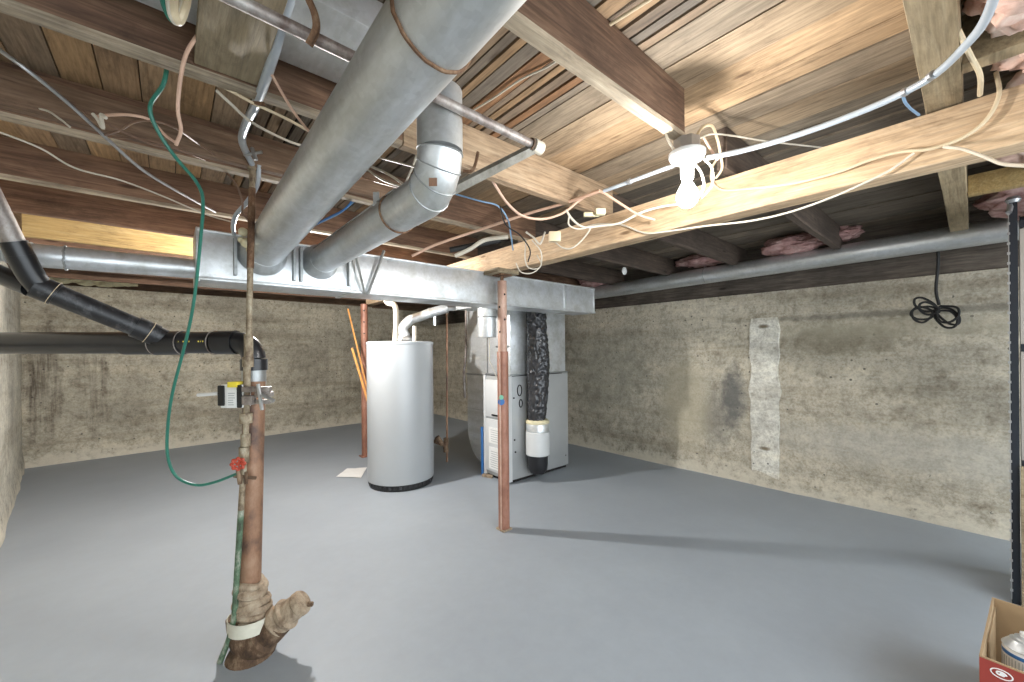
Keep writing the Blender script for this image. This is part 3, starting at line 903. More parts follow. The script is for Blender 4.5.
# sheet of paper on floor
def papr(bm):
    c = [P(336, 477, Z=.004), P(347, 469, Z=.006), P(367, 467, Z=.012), P(361, 478, Z=.004)]
    g = []
    for i in range(6):
        row = []
        for j in range(6):
            p = c[0].lerp(c[3], i/5).lerp(c[1].lerp(c[2], i/5), j/5)
            row.append(bm.verts.new((p.x, p.y, .006+.010*abs(noise.noise(p*9)))))
        g.append(row)
    f = [bm.faces.new((g[i][j], g[i+1][j], g[i+1][j+1], g[i][j+1])) for i in range(5) for j in range(5)]
    r = bmesh.ops.extrude_face_region(bm, geom=f)
    bmesh.ops.translate(bm, verts=[v for v in r['geom'] if isinstance(v, bmesh.types.BMVert)], vec=(0, 0, .001))
single('paper_sheet', 'paper', papr, 'white crumpled paper sheet on the floor beside the heater', 'paper')

# ------------------------------------------------------------------ drain stack
SH = R0*.034
sx, sy = .262, 2.075
top = V(.262, 2.12, 1.343)+SH*.9
t = thing('drain_stack', 'old brown drain stack with black elbow and wrapped cast iron foot', 'pipe', (sx, sy, 0))
part('stack_pipe', t, 'copper', lambda bm: add_tube(bm, [V(.235, 2.07, .28)+SH*.8, V(.262, 2.11, 1.17)+SH*.9], .043, 24))
el = []
c0 = V(top.x, top.y, 1.345)
for k in range(7):
    a = PI/2*k/6
    el.append(c0+R0*(-.075+.075*math.sin(a))+UP*(-.075+.075*math.cos(a)))
part('elbow', t, 'abs', lambda bm: add_tube(bm, el, .047, 28), 'glossy black elbow')
part('coupling', t, 'galvd', lambda bm: add_tube(bm, [c0-UP*.105, c0-UP*.19], .047, 24), 'grey clamp coupling')
part('hub', t, 'abs', lambda bm: (add_tube(bm, [el[0]-R0*.09, el[0]], .053, 28), add_tube(bm, [el[-1], el[-1]-UP*.05], .053, 28)), split=True)
# foot
def wraps(bm):
    for i, (z, r) in enumerate(((.30, .056), (.275, .062), (.25, .060), (.225, .069), (.20, .073), (.175, .068), (.155, .074))):
        pts = [V(.236+SH.x*.8+math.cos(a)*(r-.014)+.002*i, 2.066+SH.y*.8+math.sin(a)*(r-.014), z+.008*math.sin(a*2+i*1.3)) for a in [2*PI*k/24 for k in range(24)]]
        add_tube(bm, pts, .017+.003*(i % 2), 8, closed=True)
    add_lathe(bm, [(.05, .14), (.062, .20), (.052, .30)], (.236+SH.x*.8, 2.066+SH.y*.8, 0), 24)
part('oakum_wrap', t, 'wrap', wraps, 'bulging tan wrapping')
ft = P(250, 652, Z=0)
def foot(bm):
    add_tube(bm, smooth([V(.236, 2.066, .17), V(.243, 2.055, .10), V(.265, 2.03, .055), V(.31, 2.0, .085), V(.352, 1.975, .135)], 5), [.066]*5+[.070]*5+[.074]*5+[.062]*6, 24)
    add_lathe(bm, [(.098, -.01), (.09, .012), (.07, .05)], (.258, 2.045, 0), 24)
part('cast_iron_foot', t, 'iron', foot, 'dark rusty cast iron wye')
cdir = V(.72, -.45, .62).normalized()
cb = V(.338, 1.985, .125)
co = part('cleanout', t, 'wrap', lambda bm: (add_lathe(bm, [(.060, 0), (.066, .012), (.060, .03), (.050, .036), (.062, .046), (.066, .062), (.052, .07), (.050, .105), (.047, .115)], cb, 28, axis=cdir)), 'tan plugged cleanout branch')
part('plug', co, 'wrap', lambda bm: add_lathe(bm, [(.047, .112), (.052, .118), (.052, .136), (.046, .145), (.01, .149)], cb, 28, axis=cdir))
part('plug_bolt', co, 'iron', lambda bm: add_lathe(bm, [(.010, 0), (.010, .02)], cb+cdir*.122+R0*.040, 6, axis=R0))
def tape(bm):
    n = 20; z0 = .148; ring = []
    for k in range(n+1):
        a = -2.9+3.1*k/n
        d = R0*math.sin(a)*-1-FW*math.cos(a)
        # band round the front of the foot
        ang = -1.45+2.9*k/n
        q = V(.262, 2.045, 0)+(-FW*math.cos(ang)+R0*math.sin(ang))*.086
        ring.append((bm.verts.new(q+UP*(z0-.028)), bm.verts.new(q+UP*(z0+.028))))
    fs = [bm.faces.new((a[0], b[0], b[1], a[1])) for a, b in zip(ring, ring[1:])]
    r = bmesh.ops.extrude_face_region(bm, geom=fs)
    for v in r['geom']:
        if isinstance(v, bmesh.types.BMVert): v.co += (v.co-V(.262, 2.045, v.co.z)).normalized()*.003
part('tape_band', t, 'tape', tape, 'off-white tape band')

# horizontal black waste line
w0 = el[0]-R0*.10
w1 = w0-R0*1.28
w1.z += .008
t = thing('waste_pipe', 'thick black horizontal waste pipe from the left edge to the stack', 'pipe', w1-UP*.05)
part('pipe', t, 'abs', lambda bm: add_tube(bm, [w0, w1], .0485, 28))
part('coupling', t, 'abs', lambda bm: (add_tube(bm, [w0-R0*.14, w0-R0*.26], .0535, 28), add_tube(bm, [w0-R0*.26, w0-R0*.40], .051, 28)), split=True)
def ring_(bm, c, r, d, rr=.002):
    u, w = frame(d)
    add_tube(bm, [c+(u*math.cos(2*PI*j/28)+w*math.sin(2*PI*j/28))*r for j in range(28)], rr, 5, closed=True)
part('joint_ring', t, 'steelr', lambda bm: (ring_(bm, w0-R0*.14, .0535, R0), ring_(bm, w0-R0*.26, .0535, R0), ring_(bm, w0+R0*.0, .0535, R0)), split=True)
def print_(bm):
    # faded maker's print: a row of small strokes
    x = .0
    for i in range(15):
        L = random.choice((.003, .005, .008)); 
        if i not in (4, 9, 10):
            c = w0-R0*(.125-x)-FW*.0458+UP*.004
            add_box(bm, c-V(0, 0, .003), c+V(0, 0, .003)+R0*L-FW*.001)
        x += L+.003
part('print', t, 'yellowp', print_, 'faded yellow print')
# diagonal branch
g0 = w0-R0*.20+UP*.01
g1 = P(38, 287, D=1.50)
g2 = P(20, 255, D=1.45); g3 = P(0, 215, D=1.40)
t = thing('branch_pipe', 'scuffed black pipe sloping down from upper left into the horizontal waste pipe', 'pipe', g0)
part('pipe', t, 'absw', lambda bm: add_tube(bm, [g0, g1], .040, 24))
part('hub', t, 'absw', lambda bm: (add_tube(bm, [g1+(g0-g1)*.12, g1-(g0-g1)*.02], .044, 24), add_tube(bm, [g0+(g1-g0)*.12, g0+(g1-g0)*.30], .046, 24)), split=True)
part('elbow', t, 'abs', lambda bm: add_tube(bm, smooth([g1+(g0-g1)*.02, P(31, 275, D=1.48), g2], 5), .038, 24))
part('side_branch', t, 'abs', lambda bm: add_tube(bm, [P(32, 288, D=1.50), P(-30, 262, D=1.50)], .034, 24))
part('riser', t, 'steelr', lambda bm: add_tube(bm, [g2, g3+(g3-g2)*.8], .031, 24), 'grey upper pipe')
part('riser_hub', t, 'abs', lambda bm: add_tube(bm, [g2+(g3-g2)*-.1, g2+(g3-g2)*.35], .037, 24))
part('tie_wire', t, 'romex', lambda bm: (ring_(bm, g1+(g0-g1)*.10, .048, g0-g1, .0012), ring_(bm, g1+(g0-g1)*.82, .048, g0-g1, .0015)), split=True)

# thin vertical water pipe
w = [P(253, 150, Y=2.0), P(251, 235, Y=2.0), P(249, 330, Y=2.0), P(246, 430, Y=2.0), P(241, 510, Y=2.01), P(237, 575, Y=2.02), P(233, 625, Y=2.02), P(220, 662, Z=.002)]
t = thing('water_pipe', 'thin mottled vertical water pipe in front of the drain stack', 'pipe', w[-1])
part('pipe', t, 'lgalv', lambda bm: add_tube(bm, w[:5], .0115, 14))
part('upper_pipe', t, 'rust', lambda bm: add_tube(bm, [w[1]+(w[0]-w[1])*.55, w[1]+(w[2]-w[1])*.35], .0135, 14), 'dark rusty section')
part('lower_pipe', t, 'greenpipe', lambda bm: add_tube(bm, smooth(w[4:], 5), .0115, 14), 'green painted lower section')
part('coupling', t, 'lgalv', lambda bm: [add_tube(bm, [P(x, y-h, Y=2.0), P(x, y+h, Y=2.0)], r, 14) for x, y, h, r in ((248.5, 346, 12, .017), (248, 362, 5, .021), (247, 375, 14, .014), (246, 418, 5, .024), (245.5, 440, 6, .018), (244, 455, 8, .019), (252, 162, 8, .018))], split=True)
vv = P(238, 464, Y=1.96)
def wheel(bm):
    u = (R0*.8+FW*.3).normalized()
    n = -FW
    pts = []
    for k in range(48):
        a = 2*PI*k/48; r = .021+.004*math.cos(a*8)
        pts.append(vv+(u*math.cos(a)+UP*math.sin(a))*r)
    add_tube(bm, pts, .0055, 8, closed=True)
    for k in range(5):
        a = 2*PI*k/5; add_tube(bm, [vv, vv+(u*math.cos(a)+UP*math.sin(a))*.02], .004, 6)
    add_tube(bm, [vv-n*.03, vv+n*.006], .006, 8)
part('valve_wheel', t, 'redv', wheel, 'small red valve wheel')
part('pipe_strap', t, 'iron', lambda bm: (add_tube(bm, [P(234, 476, Y=1.98), P(256, 478, Y=1.99)], .007, 8), add_tube(bm, [P(238, 469, Y=1.97), P(240, 484, Y=1.97)], .008, 8), add_tube(bm, [P(246, 472, Y=1.97), P(246, 484, Y=1.97)], .006, 8)))

# mounted grey device and clamp
def bxp(bm, a, b, D, depth, bev=.004):
    """box facing the viewer's side of the pipes, spans two picture corners at distance D"""
    p, q = P(*a, D=D), P(*b, D=D)
    wdt = (q-p).dot(R0); hgt = abs((q-p).z)
    m = Matrix((R0, FW, UP)).transposed().to_4x4(); m.translation = (p+q)/2
    add_box(bm, (-abs(wdt)/2, 0, -hgt/2), (abs(wdt)/2, depth, hgt/2), bev, mat=m)
t = thing('alarm_box', 'small grey and black box with yellow tag clamped to the water pipe', 'device', P(230, 409, D=1.66))
part('housing', t, 'white', lambda bm: bxp(bm, (220, 385), (242, 408), 1.655, .06), 'grey housing')
part('front_cover', t, 'black', lambda bm: bxp(bm, (217, 385.5), (224, 406), 1.65, .06))
part('side_cover', t, 'black', lambda bm: bxp(bm, (236, 385), (241, 408), 1.65, .062))
part('label', t, 'paper', lambda bm: bxp(bm, (226.5, 390), (236.5, 408), 1.649, .01, 0), 'white printed label')
def lp(bm):
    for i in range(6): bxp(bm, (228, 393+2.3*i), (235-random.random()*2, 393.7+2.3*i), 1.6485, .002, 0)
part('label_print', t, 'furn', lp)
part('tag', t, 'yellowp', lambda bm: bxp(bm, (227, 382), (237, 387.5), 1.648, .05, .002), 'yellow tag')
part('rod', t, 'paper', lambda bm: add_tube(bm, [P(198, 395, D=1.68), P(218, 393.5, D=1.66)], .0075, 10), 'short white rod')
part('clamp', t, 'steelr', lambda bm: (bxp(bm, (241, 387), (268, 392), 1.64, .03), bxp(bm, (254, 392), (270, 397), 1.645, .03), bxp(bm, (255, 400), (269, 404), 1.645, .03), bxp(bm, (241, 396), (252, 405), 1.635, .03)), split=True)
part('bolt', t, 'steel', lambda bm: (add_tube(bm, [P(258, 384, D=1.63), P(262, 410, D=1.63)], .007, 8), add_tube(bm, [P(262, 395, D=1.62), P(274, 401, D=1.62)], .008, 8)), split=True)

# ------------------------------------------------------------------ wires and conduits
def wire(name, mat, pts, r, label, cat='cable', group=None, k=6, n=8):
    return single(name, mat, lambda bm: add_tube(bm, smooth(pts, k), r, n), label, cat, group)
def W(l, **kw): return [P(a, b, **kw) for a, b in l]
def WD(l): return [P(a, b, D=d) for a, b, d in l]

# green hose
wire('green_hose', 'green', WD([(167, 68, 1.10), (163, 85, 1.10), (150, 107, 1.12), (158, 131, 1.15), (176, 158, 1.2), (197, 183, 1.3), (203, 203, 1.36), (200, 245, 1.42), (196, 285, 1.45), (191, 318, 1.47), (183, 352, 1.5), (172, 395, 1.53), (167.5, 430, 1.55), (168, 458, 1.56), (177, 477, 1.58), (196, 485, 1.6), (215, 482, 1.62), (236, 474, 1.63)]), .0054,
     'long green hose looping from the ceiling to the red valve', 'hose')
wire('salmon_cable', 'pink', WD([(197, 36, 1.0), (188, 50, 1.0), (183, 65, 1.0), (179, 90, 1.02), (178, 112, 1.04), (181, 130, 1.06), (176, 145, 1.08)]), .0045, 'short salmon cable end hanging beside the green hose')
# white bent conduit top left
t = thing('bent_conduit', 'grey-white bent conduit curving down to the thin water pipe', 'pipe', P(250, 162, D=1.72))
part('pipe', t, 'conduit', lambda bm: add_tube(bm, smooth(WD([(296, -22, .93), (283, 20, .98), (272, 60, 1.07), (258, 100, 1.22), (246, 124, 1.38), (242, 140, 1.5), (247, 154, 1.62), (252, 164, 1.68)]), 6), [.013]*37+[.011]*6, 14))
part('strap', t, 'rust', lambda bm: add_tube(bm, [P(252, 103, D=1.2), P(264, 104, D=1.2)], .006, 8))
part('clamp', t, 'steel', lambda bm: (add_tube(bm, [P(244, 155, D=1.6), P(262, 152, D=1.6)], .006, 8), add_tube(bm, [P(252, 148, D=1.6), P(256, 160, D=1.6)], .008, 8)), split=True)
wire('bent_branch', 'conduit', WD([(259, 165, 1.7), (257, 185, 1.72), (247, 202, 1.75), (236, 215, 1.8), (233, 226, 1.85), (234, 234, 1.9)]), .0095, 'short white hooked pipe ending above the trunk duct', 'pipe')
single('rag_wad', 'foam', lambda bm: [bmesh.ops.create_icosphere(bm, subdivisions=2, radius=r, matrix=Matrix.Translation(P(x, y, D=1.78))) for x, y, r in ((243, 232, .02), (246, 243, .022), (241, 240, .014), (249, 250, .013))],
       'tan crumpled wad stuck behind the thin water pipe', 'rag')

# rusty conduit with hanger strap (upper left to coupling)
k0, k1 = P(205, -4, Y=1.005), P(537, 149, Y=1.005)
k0 = k0+(k0-k1).normalized()*.25
k0.z = 2.045; k1.z = 2.018
t = thing('steel_conduit', 'rusty grey conduit passing behind the big duct to a pale coupling', 'pipe', k1)
part('pipe', t, 'steelr', lambda bm: add_tube(bm, [k0, k1], .0145, 16))
part('coupling', t, 'romexw', lambda bm: (add_tube(bm, [k1-V(.018, 0, 0), k1+V(.02, 0, -.001)], .023, 16)), 'pale end coupling')
part('ring', t, 'iron', lambda bm: add_tube(bm, [k1-V(.032, 0, 0), k1-V(.024, 0, 0)], .0205, 16))
k2 = P(452, 190, D=1.36)
part('square_arm', t, 'iron2', lambda bm: add_tube(bm, [k1, k2], .019, 4), 'square grey arm')
part('strap', t, 'rust', lambda bm: add_tube(bm, smooth([P(308, -2, D=.84), P(315, 15, D=.85), P(316, 30, D=.86), P(309, 45, D=.87)], 5), .0085, 4), 'rusty perforated strap')
wire('hook_strap', 'rust', WD([(463, 171, 1.38), (471, 171, 1.38), (475, 165, 1.38), (478, 152, 1.38)]), .0055, 'small rusty hook beside the elbow duct', 'hook')

# long white conduit to the lamp
WZ = 2.035
cpts = W([(1002, -25), (985, 20), (966, 45), (937, 73), (905, 92), (860, 112), (800, 134), (745, 150), (706, 158)], Z=WZ)
lampc = P(687, 157, D=1.44)
t = thing('lamp_conduit', 'long white curved conduit from upper right to the lamp and on to the left', 'conduit', (1.4, .66, WZ))
part('pipe', t, 'conduit', lambda bm: add_tube(bm, smooth(cpts, 6), .0098, 12))
part('left_pipe', t, 'conduit', lambda bm: add_tube(bm, W([(672, 166), (604, 191)], Z=2.03), .0085, 12))
part('coupling', t, 'steel', lambda bm: [add_tube(bm, [a, b], .0125, 10) for a, b in (W([(628, 182), (631, 181)], Z=2.03), W([(903, 93), (907, 91)], Z=WZ), W([(930, 77), (934, 74)], Z=WZ), W([(671, 166), (675, 164)], Z=2.03))], split=True)
single('blue_tie', 'bluec', lambda bm: add_tube(bm, smooth(W([(902, 92), (905, 102), (911, 109), (919, 115)], Z=2.035), 5), .004, 6), 'pale blue tie hanging from the lamp conduit', 'tie')

# lamp
t = thing('ceiling_lamp', 'lit bare bulb in a white holder below a junction box', 'lamp', lampc-UP*.18)
L0 = V(lampc.x, lampc.y, 0); zl = lampc.z
part('junction_box', t, 'steel', lambda bm: add_lathe(bm, [(.047, zl+.015), (.047, zl+.06), (.045, zl+.062)], L0, 8))
part('holder_plate', t, 'white', lambda bm: add_lathe(bm, [(.03, zl-.022), (.055, zl-.010), (.063, zl+.004), (.063, zl+.014)], L0, 40))
part('socket', t, 'white', lambda bm: add_lathe(bm, [(.017, zl-.085), (.022, zl-.075), (.024, zl-.04), (.027, zl-.018)], L0, 24))
part('bulb', t, 'lamp', lambda bm: add_lathe(bm, [(.004, zl-.178), (.020, zl-.178), (.033, zl-.165), (.037, zl-.145), (.034, zl-.125), (.021, zl-.10), (.013, zl-.085)], L0, 20))
LAMP1 = V(L0.x, L0.y, zl-.145)

# second bulb, above/behind the trunk duct at left
L2 = V(.82, 3.47, 0); z2 = 2.04
t = thing('ceiling_lamp', 'bare bulb under the joists hidden behind the trunk duct at left', 'lamp', (L2.x, L2.y, z2-.16))
part('holder_plate', t, 'white', lambda bm: add_lathe(bm, [(.03, z2-.022), (.055, z2-.010), (.058, z2+.025)], L2, 32))
part('socket', t, 'white', lambda bm: add_lathe(bm, [(.017, z2-.07), (.026, z2-.02)], L2, 20))
part('bulb', t, 'lamp2', lambda bm: add_lathe(bm, [(.004, z2-.155), (.018, z2-.152), (.028, z2-.14), (.031, z2-.122), (.028, z2-.10), (.013, z2-.07)], L2, 20))

# cables around the lamp and girder (girder face X = 1.88)
G = dict(X=1.862)
cb_ = 'cables stapled along the girder'
wire('romex_cable', 'romex', W([(996, 72), (999, 95), (986, 120), (962, 138), (930, 149), (900, 152), (870, 160), (835, 173), (790, 184), (745, 189), (722, 190), (712, 181), (712, 168), (718, 158)], **G), .0054, 'thick cream cable looping down at right and running along the girder to the lamp')
wire('romex_cable', 'romexw', W([(914, 153), (890, 170), (862, 184), (830, 198), (790, 212), (750, 221), (705, 226), (670, 231), (645, 233), (622, 225), (600, 224), (585, 227)], **G), .004, 'thin white cable drooping below the girder under the bulb')
wire('romex_cable', 'romexw', [P(944, 147, X=1.855), P(962, 149, X=1.8), P(985, 157, X=1.7), P(1003, 164, X=1.62), P(1030, 166, X=1.5)], .0045, 'cream cable curving off the girder to the right edge')
wire('romex_cable', 'pink', WD([(488, 172, 1.8), (497, 188, 1.85), (508, 204, 1.9), (523, 216, 1.95), (543, 219, 2.0), (563, 213, 2.05), (580, 200, 2.05), (594, 192, 2.0), (602, 192, 1.95), (618, 202, 1.95), (637, 214, 1.95), (655, 220, 1.95)]), .0062, 'salmon cable in a deep sag left of the lamp')
wire('romex_cable', 'romexw', WD([(566, 210, 2.05), (572, 219, 2.05), (583, 227, 2.05), (600, 226, 2.04), (620, 223, 2.0), (640, 213, 1.95), (660, 207, 1.93), (680, 204, 1.92)]), .0062, 'white cable running to the lamp across the left girder face')
wire('romex_cable', 'romexw', WD([(569, 216, 2.04), (569, 225, 2.04), (578, 229, 2.04), (590, 228, 2.04), (582, 240, 2.08), (572, 248, 2.1), (563, 248, 2.12), (555, 242, 2.14)]), .004, 'thin cream cable hooked under the small cream box')
wire('romex_cable', 'pink', WD([(412, 256, 2.3), (435, 245, 2.3), (470, 233, 2.3), (500, 223, 2.25), (530, 213, 2.2), (565, 203, 2.1), (600, 191, 1.95)]), .008, 'long brownish cable rising from the trunk duct to the left end of the lamp conduit')
wire('romex_cable', 'romexw', WD([(694, 163, 1.43), (701, 172, 1.43), (704, 184, 1.44), (700, 195, 1.5), (692, 204, 1.7)]), .0045, 'white loop hanging right of the bulb socket')
wire('romex_cable', 'romexw', WD([(703, 158, 1.45), (712, 168, 1.46), (712, 185, 1.5), (702, 198, 1.6)]), .004, 'outer white loop right of the bulb')
wire('romex_cable', 'romex', WD([(698, 150, 1.5), (697, 137, 1.52), (703, 127, 1.55), (712, 126, 1.58), (717, 138, 1.62), (720, 152, 1.66), (722, 168, 1.7), (716, 178, 1.75)]), .0055, 'cream cable arching above the lamp conduit beside the bulb')
wire('romex_cable', 'romexw', WD([(700, 138, 1.5), (712, 134, 1.55), (735, 136, 1.6), (765, 141, 1.66), (800, 145, 1.7), (834, 149, 1.72)]), .0035, 'thin white wire trailing right from above the lamp')
wire('romex_cable', 'pink', WD([(704, 138, 1.55), (711, 150, 1.55), (718, 160, 1.56)]), .005, 'short salmon cable end right of the junction box')
wire('romex_cable', 'romexw', WD([(664, 128, 1.42), (668, 140, 1.42), (674, 150, 1.42)]), .0045, 'white wire end entering the junction box from the joist')
wire('romex_cable', 'romex', [P(592, 35, Z=2.235), P(606, 27, Z=2.235), P(630, 12, Z=2.235), P(652, -2, Z=2.235)], .005, 'white wire against the ceiling boards at top centre')
wire('romex_cable', 'romexw', [P(474, 110, Z=2.236), P(495, 97, Z=2.236), P(520, 80, Z=2.236), P(545, 68, Z=2.236), P(558, 60, Z=2.236)], .0035, 'cream wire on the narrow ceiling boards right of the big duct')
wire('romex_cable', 'romex', [P(958, 30, Z=2.08), P(970, 55, Z=2.06), P(980, 75, Z=2.05), P(980, 95, Z=2.05)], .006, 'cream cable under the pink insulation at top right')

# cables by the post top
G2 = dict(X=1.858)
wire('blue_cable', 'bluec', WD([(455, 194, 2.1), (480, 201, 2.1), (498, 206, 2.15), (508, 220, 2.2), (511, 236, 2.3), (513, 250, 2.4)]), .0045, 'pale blue cable dropping behind the elbow duct to the post top')
wire('black_cable', 'cord', WD([(500, 206, 2.1), (506, 225, 2.2), (520, 235, 2.3), (530, 250, 2.4), (528, 262, 2.4)]), .004, 'black cable beside the blue one above the post')
wire('romex_cable', 'romexw', WD([(526, 240, 2.4), (525, 258, 2.4), (529, 268, 2.4), (540, 267, 2.4), (541, 252, 2.4), (532, 240, 2.4)]), .0038, 'small white loop hanging below the girder right of the post', n=6)
wire('romex_cable', 'romexw', WD([(516, 263, 2.45), (521, 272, 2.45), (532, 273, 2.45), (541, 265, 2.45), (537, 255, 2.45)]), .0038, 'second lower white loop hanging right of the post top', n=6)
wire('romex_cable', 'romexw', WD([(526, 232, 2.35), (534, 238, 2.35), (540, 244, 2.35), (545, 232, 2.35)]), .006, 'white crossed wire nuts left of the small cream box')
wire('black_cable', 'cord', WD([(450, 250, 2.5), (465, 247, 2.5), (480, 244, 2.5), (500, 240, 2.5)]), .018, 'thick black cable end above the trunk duct left of the post')
wire('romex_cable', 'romexw', WD([(455, 256, 2.45), (470, 249, 2.45), (485, 240, 2.45), (508, 237, 2.45)]), .013, 'pale flat scrap above the trunk duct left of the post')
single('small_box', 'romex', lambda bm: bxp(bm, (549, 231), (561, 241), 2.07, .03), 'small cream junction box on the girder left of the sagging cable', 'box')
single('cable_clamp', 'foam', lambda bm: (bxp(bm, (596, 208), (606, 214), 2.0, .03), bxp(bm, (584, 212), (600, 216), 2.03, .02)), 'cream cable clamp on the girder top', 'clamp')

# cables between the two round ducts
wire('romex_cable', 'romexw', WD([(330, 145, 1.9), (377, 157, 1.7), (400, 163, 1.6), (426, 170, 1.5)]), .004, 'upper cream cable seen between the two round ducts')
wire('romex_cable', 'romexw', WD([(350, 155, 1.9), (368, 165, 1.8), (388, 174, 1.75), (406, 186, 1.7)]), .0055, 'middle cream cable seen between the two round ducts')
wire('romex_cable', 'romexw', WD([(345, 157, 1.9), (366, 169, 1.85), (385, 181, 1.75), (407, 188, 1.7)]), .005, 'lower cream cable seen between the two round ducts')
wire('romex_cable', 'pink', WD([(340, 170, 2.0), (362, 177, 1.9), (385, 184, 1.8), (410, 190, 1.7)]), .0045, 'brownish cable under the cream ones between the round ducts')
wire('romex_cable', 'romexw', WD([(419, 140, 1.55), (415, 160, 1.6), (405, 184, 1.7)]), .0045, 'twisted cream cable crossing the others beside the elbow duct')
wire('blue_cable', 'blue', WD([(352, 178, 2.1), (354, 195, 2.1), (346, 208, 2.1), (330, 217, 2.15), (312, 226, 2.2)]), .005, 'blue cable curling between the two round ducts')
wire('bluish_cable', 'bluec', WD([(356, 200, 2.15), (340, 213, 2.15), (322, 222, 2.2), (300, 232, 2.2)]), .004, 'pale cable alongside the blue one')
single('bracket', 'galvw', lambda bm: bxp(bm, (373, 192), (379, 209), 1.5, .006, 0), 'small white metal bracket on top of the elbow duct run', 'bracket')

# left ceiling wires
wire('steel_rod', 'steel', WD([(-12, 42, 1.05), (30, 72, 1.1), (68, 103, 1.2), (100, 132, 1.3), (140, 168, 1.5), (175, 190, 1.7), (215, 212, 2.0)]), .0058, 'grey rod slanting across the left joists', 'rod')
wire('romex_cable', 'romexw', WD([(-6, 130, 1.3), (40, 148, 1.35), (75, 168, 1.45), (120, 180, 1.6), (160, 195, 1.75), (205, 214, 1.9), (232, 222, 2.0)]), .0032, 'thin whitish wire slanting across the lower left joists')
wire('romex_cable', 'romex', WD([(195, 74, 1.13), (225, 88, 1.16), (255, 104, 1.2), (285, 118, 1.25), (318, 136, 1.35)]), .0045, 'cream cable following the joist below the olive board')
wire('romex_cable', 'romexw', WD([(216, 90, 1.18), (232, 105, 1.22), (250, 121, 1.3), (275, 135, 1.4), (300, 145, 1.5), (318, 146, 1.55)]), .0045, 'white cable sagging from the olive board to the big duct')
wire('romex_cable', 'pink', WD([(272, 75, 1.1), (285, 98, 1.15), (298, 118, 1.2), (318, 142, 1.3)]), .004, 'salmon cable slanting down right of the bent conduit')
wire('romex_cable', 'brownc', WD([(60, 100, 1.25), (100, 120, 1.25), (130, 135, 1.3), (155, 145, 1.35), (178, 148, 1.4)]), .0035, 'dark wire crossing behind the green hose')
wire('romex_cable', 'pink', WD([(95, 117, 1.22), (110, 115, 1.22), (130, 115, 1.22), (150, 120, 1.25), (165, 135, 1.3), (176, 143, 1.35)]), .0045, 'salmon cable arching behind the green hose')
wire('romex_cable', 'brownc', WD([(105, 135, 1.3), (120, 130, 1.28), (135, 122, 1.26), (152, 121, 1.25), (175, 128, 1.3), (200, 145, 1.5), (230, 165, 1.7), (248, 172, 1.8)]), .0035, 'long dark wire from the knotted wires to the thin pipe')
wire('romex_cable', 'brownc', WD([(110, 137, 1.35), (145, 140, 1.35), (185, 152, 1.4), (205, 160, 1.5)]), .003, 'short dark wire below the knotted wires')
wire('romex_cable', 'romexw', WD([(-4, 109, 1.3), (20, 108, 1.3), (45, 110, 1.3), (60, 119, 1.3), (70, 127, 1.3)]), .0032, 'thin cream wire along the joist edge at far left')
wire('romex_cable', 'romexw', WD([(93, 114, 1.2), (98, 120, 1.2), (103, 128, 1.2), (101, 115, 1.2), (106, 118, 1.2)]), .005, 'knotted cream wires at the left joist')
wire('romex_cable', 'brownc', WD([(208, 155, 1.7), (222, 168, 1.7), (235, 183, 1.7), (242, 200, 1.72), (243, 213, 1.75), (250, 222, 1.78)]), .0045, 'brown cable drooping left of the thin water pipe')
for i, (m, dx, lab) in enumerate((('green', 0, 'green coiled cable hanging at the top left edge'), ('romex', 12, 'cream coiled cable hanging at the top left edge'), ('romexw', 8, 'paler inner cream cable coil at the top left edge'))):
    wire('coiled_cable', m, WD([(160+dx, -25, .85), (163+dx*.9, 0, .85), (169+dx*.5, 16, .85), (175+dx*.3, 21, .86), (181+dx*.2, 12, .86), (184+dx*.2, -4, .87), (180+dx*.2, -25, .87)]), .006 if m == 'green' else .009, lab)

# black cord coil on the right wall
cx = P(938, 246, X=4.16)
def coil(bm):
    X0 = 4.14
    add_tube(bm, smooth([P(938, 243, X=X0), P(938, 265, X=X0), P(936, 290, X=X0), P(939, 305, X=X0)], 5), .009, 8)
    c = P(936, 311, X=X0-.03)
    loops = [((915, 299), (938, 310)), ((911, 315), (937, 308)), ((912, 312), (934, 314)), ((958, 324), (935, 308)), ((954, 327), (934, 311)), ((950, 322), (940, 306)), ((920, 304), (940, 312))]
    for i, (tip, rt) in enumerate(loops):
        a = P(*rt, X=X0-.02-.004*i); b = P(*tip, X=X0-.03-.006*i)
        d = (b-a); side = d.cross(V(1, 0, 0)).normalized()*(.045+.01*(i % 3))
        add_tube(bm, smooth([a, a+d*.35+side, a+d*.8+side*.8, b, a+d*.8-side*.6, a+d*.3-side*.5, a], 6), .0075, 7)
single('power_cord', 'cord', coil, 'black cord hanging coiled on the right wall', 'cord')

# ------------------------------------------------------------------ insulation
def lump(bm, c, s, seed, sub=5, amp=.35, fr=6):
    r = bmesh.ops.create_icosphere(bm, subdivisions=sub, radius=1)
    for v in r['verts']:
        n = v.co.normalized()
        k = 1+amp*noise.noise(n*1.6+V(seed, 0, 0))+amp*.55*noise.noise(n*fr*.7+V(0, seed, 0))+amp*.22*noise.noise(n*16+V(seed, seed, 0))
        v.co = V(n.x*s[0], n.y*s[1], n.z*s[2])*k+Vector(c)
single('insulation_batt', 'insul', lambda bm: (lump(bm, (1.36, -.26, 2.13), (.24, .27, .11), 1), lump(bm, (1.10, -.28, 2.13), (.22, .24, .10), 5), lump(bm, (1.50, -.10, 2.14), (.12, .10, .08), 9), lump(bm, (1.2, -.02, 2.07), (.12, .05, .03), 11)),
       'fluffy pink insulation bulging between joists at the top right corner', 'insulation', angle=170)
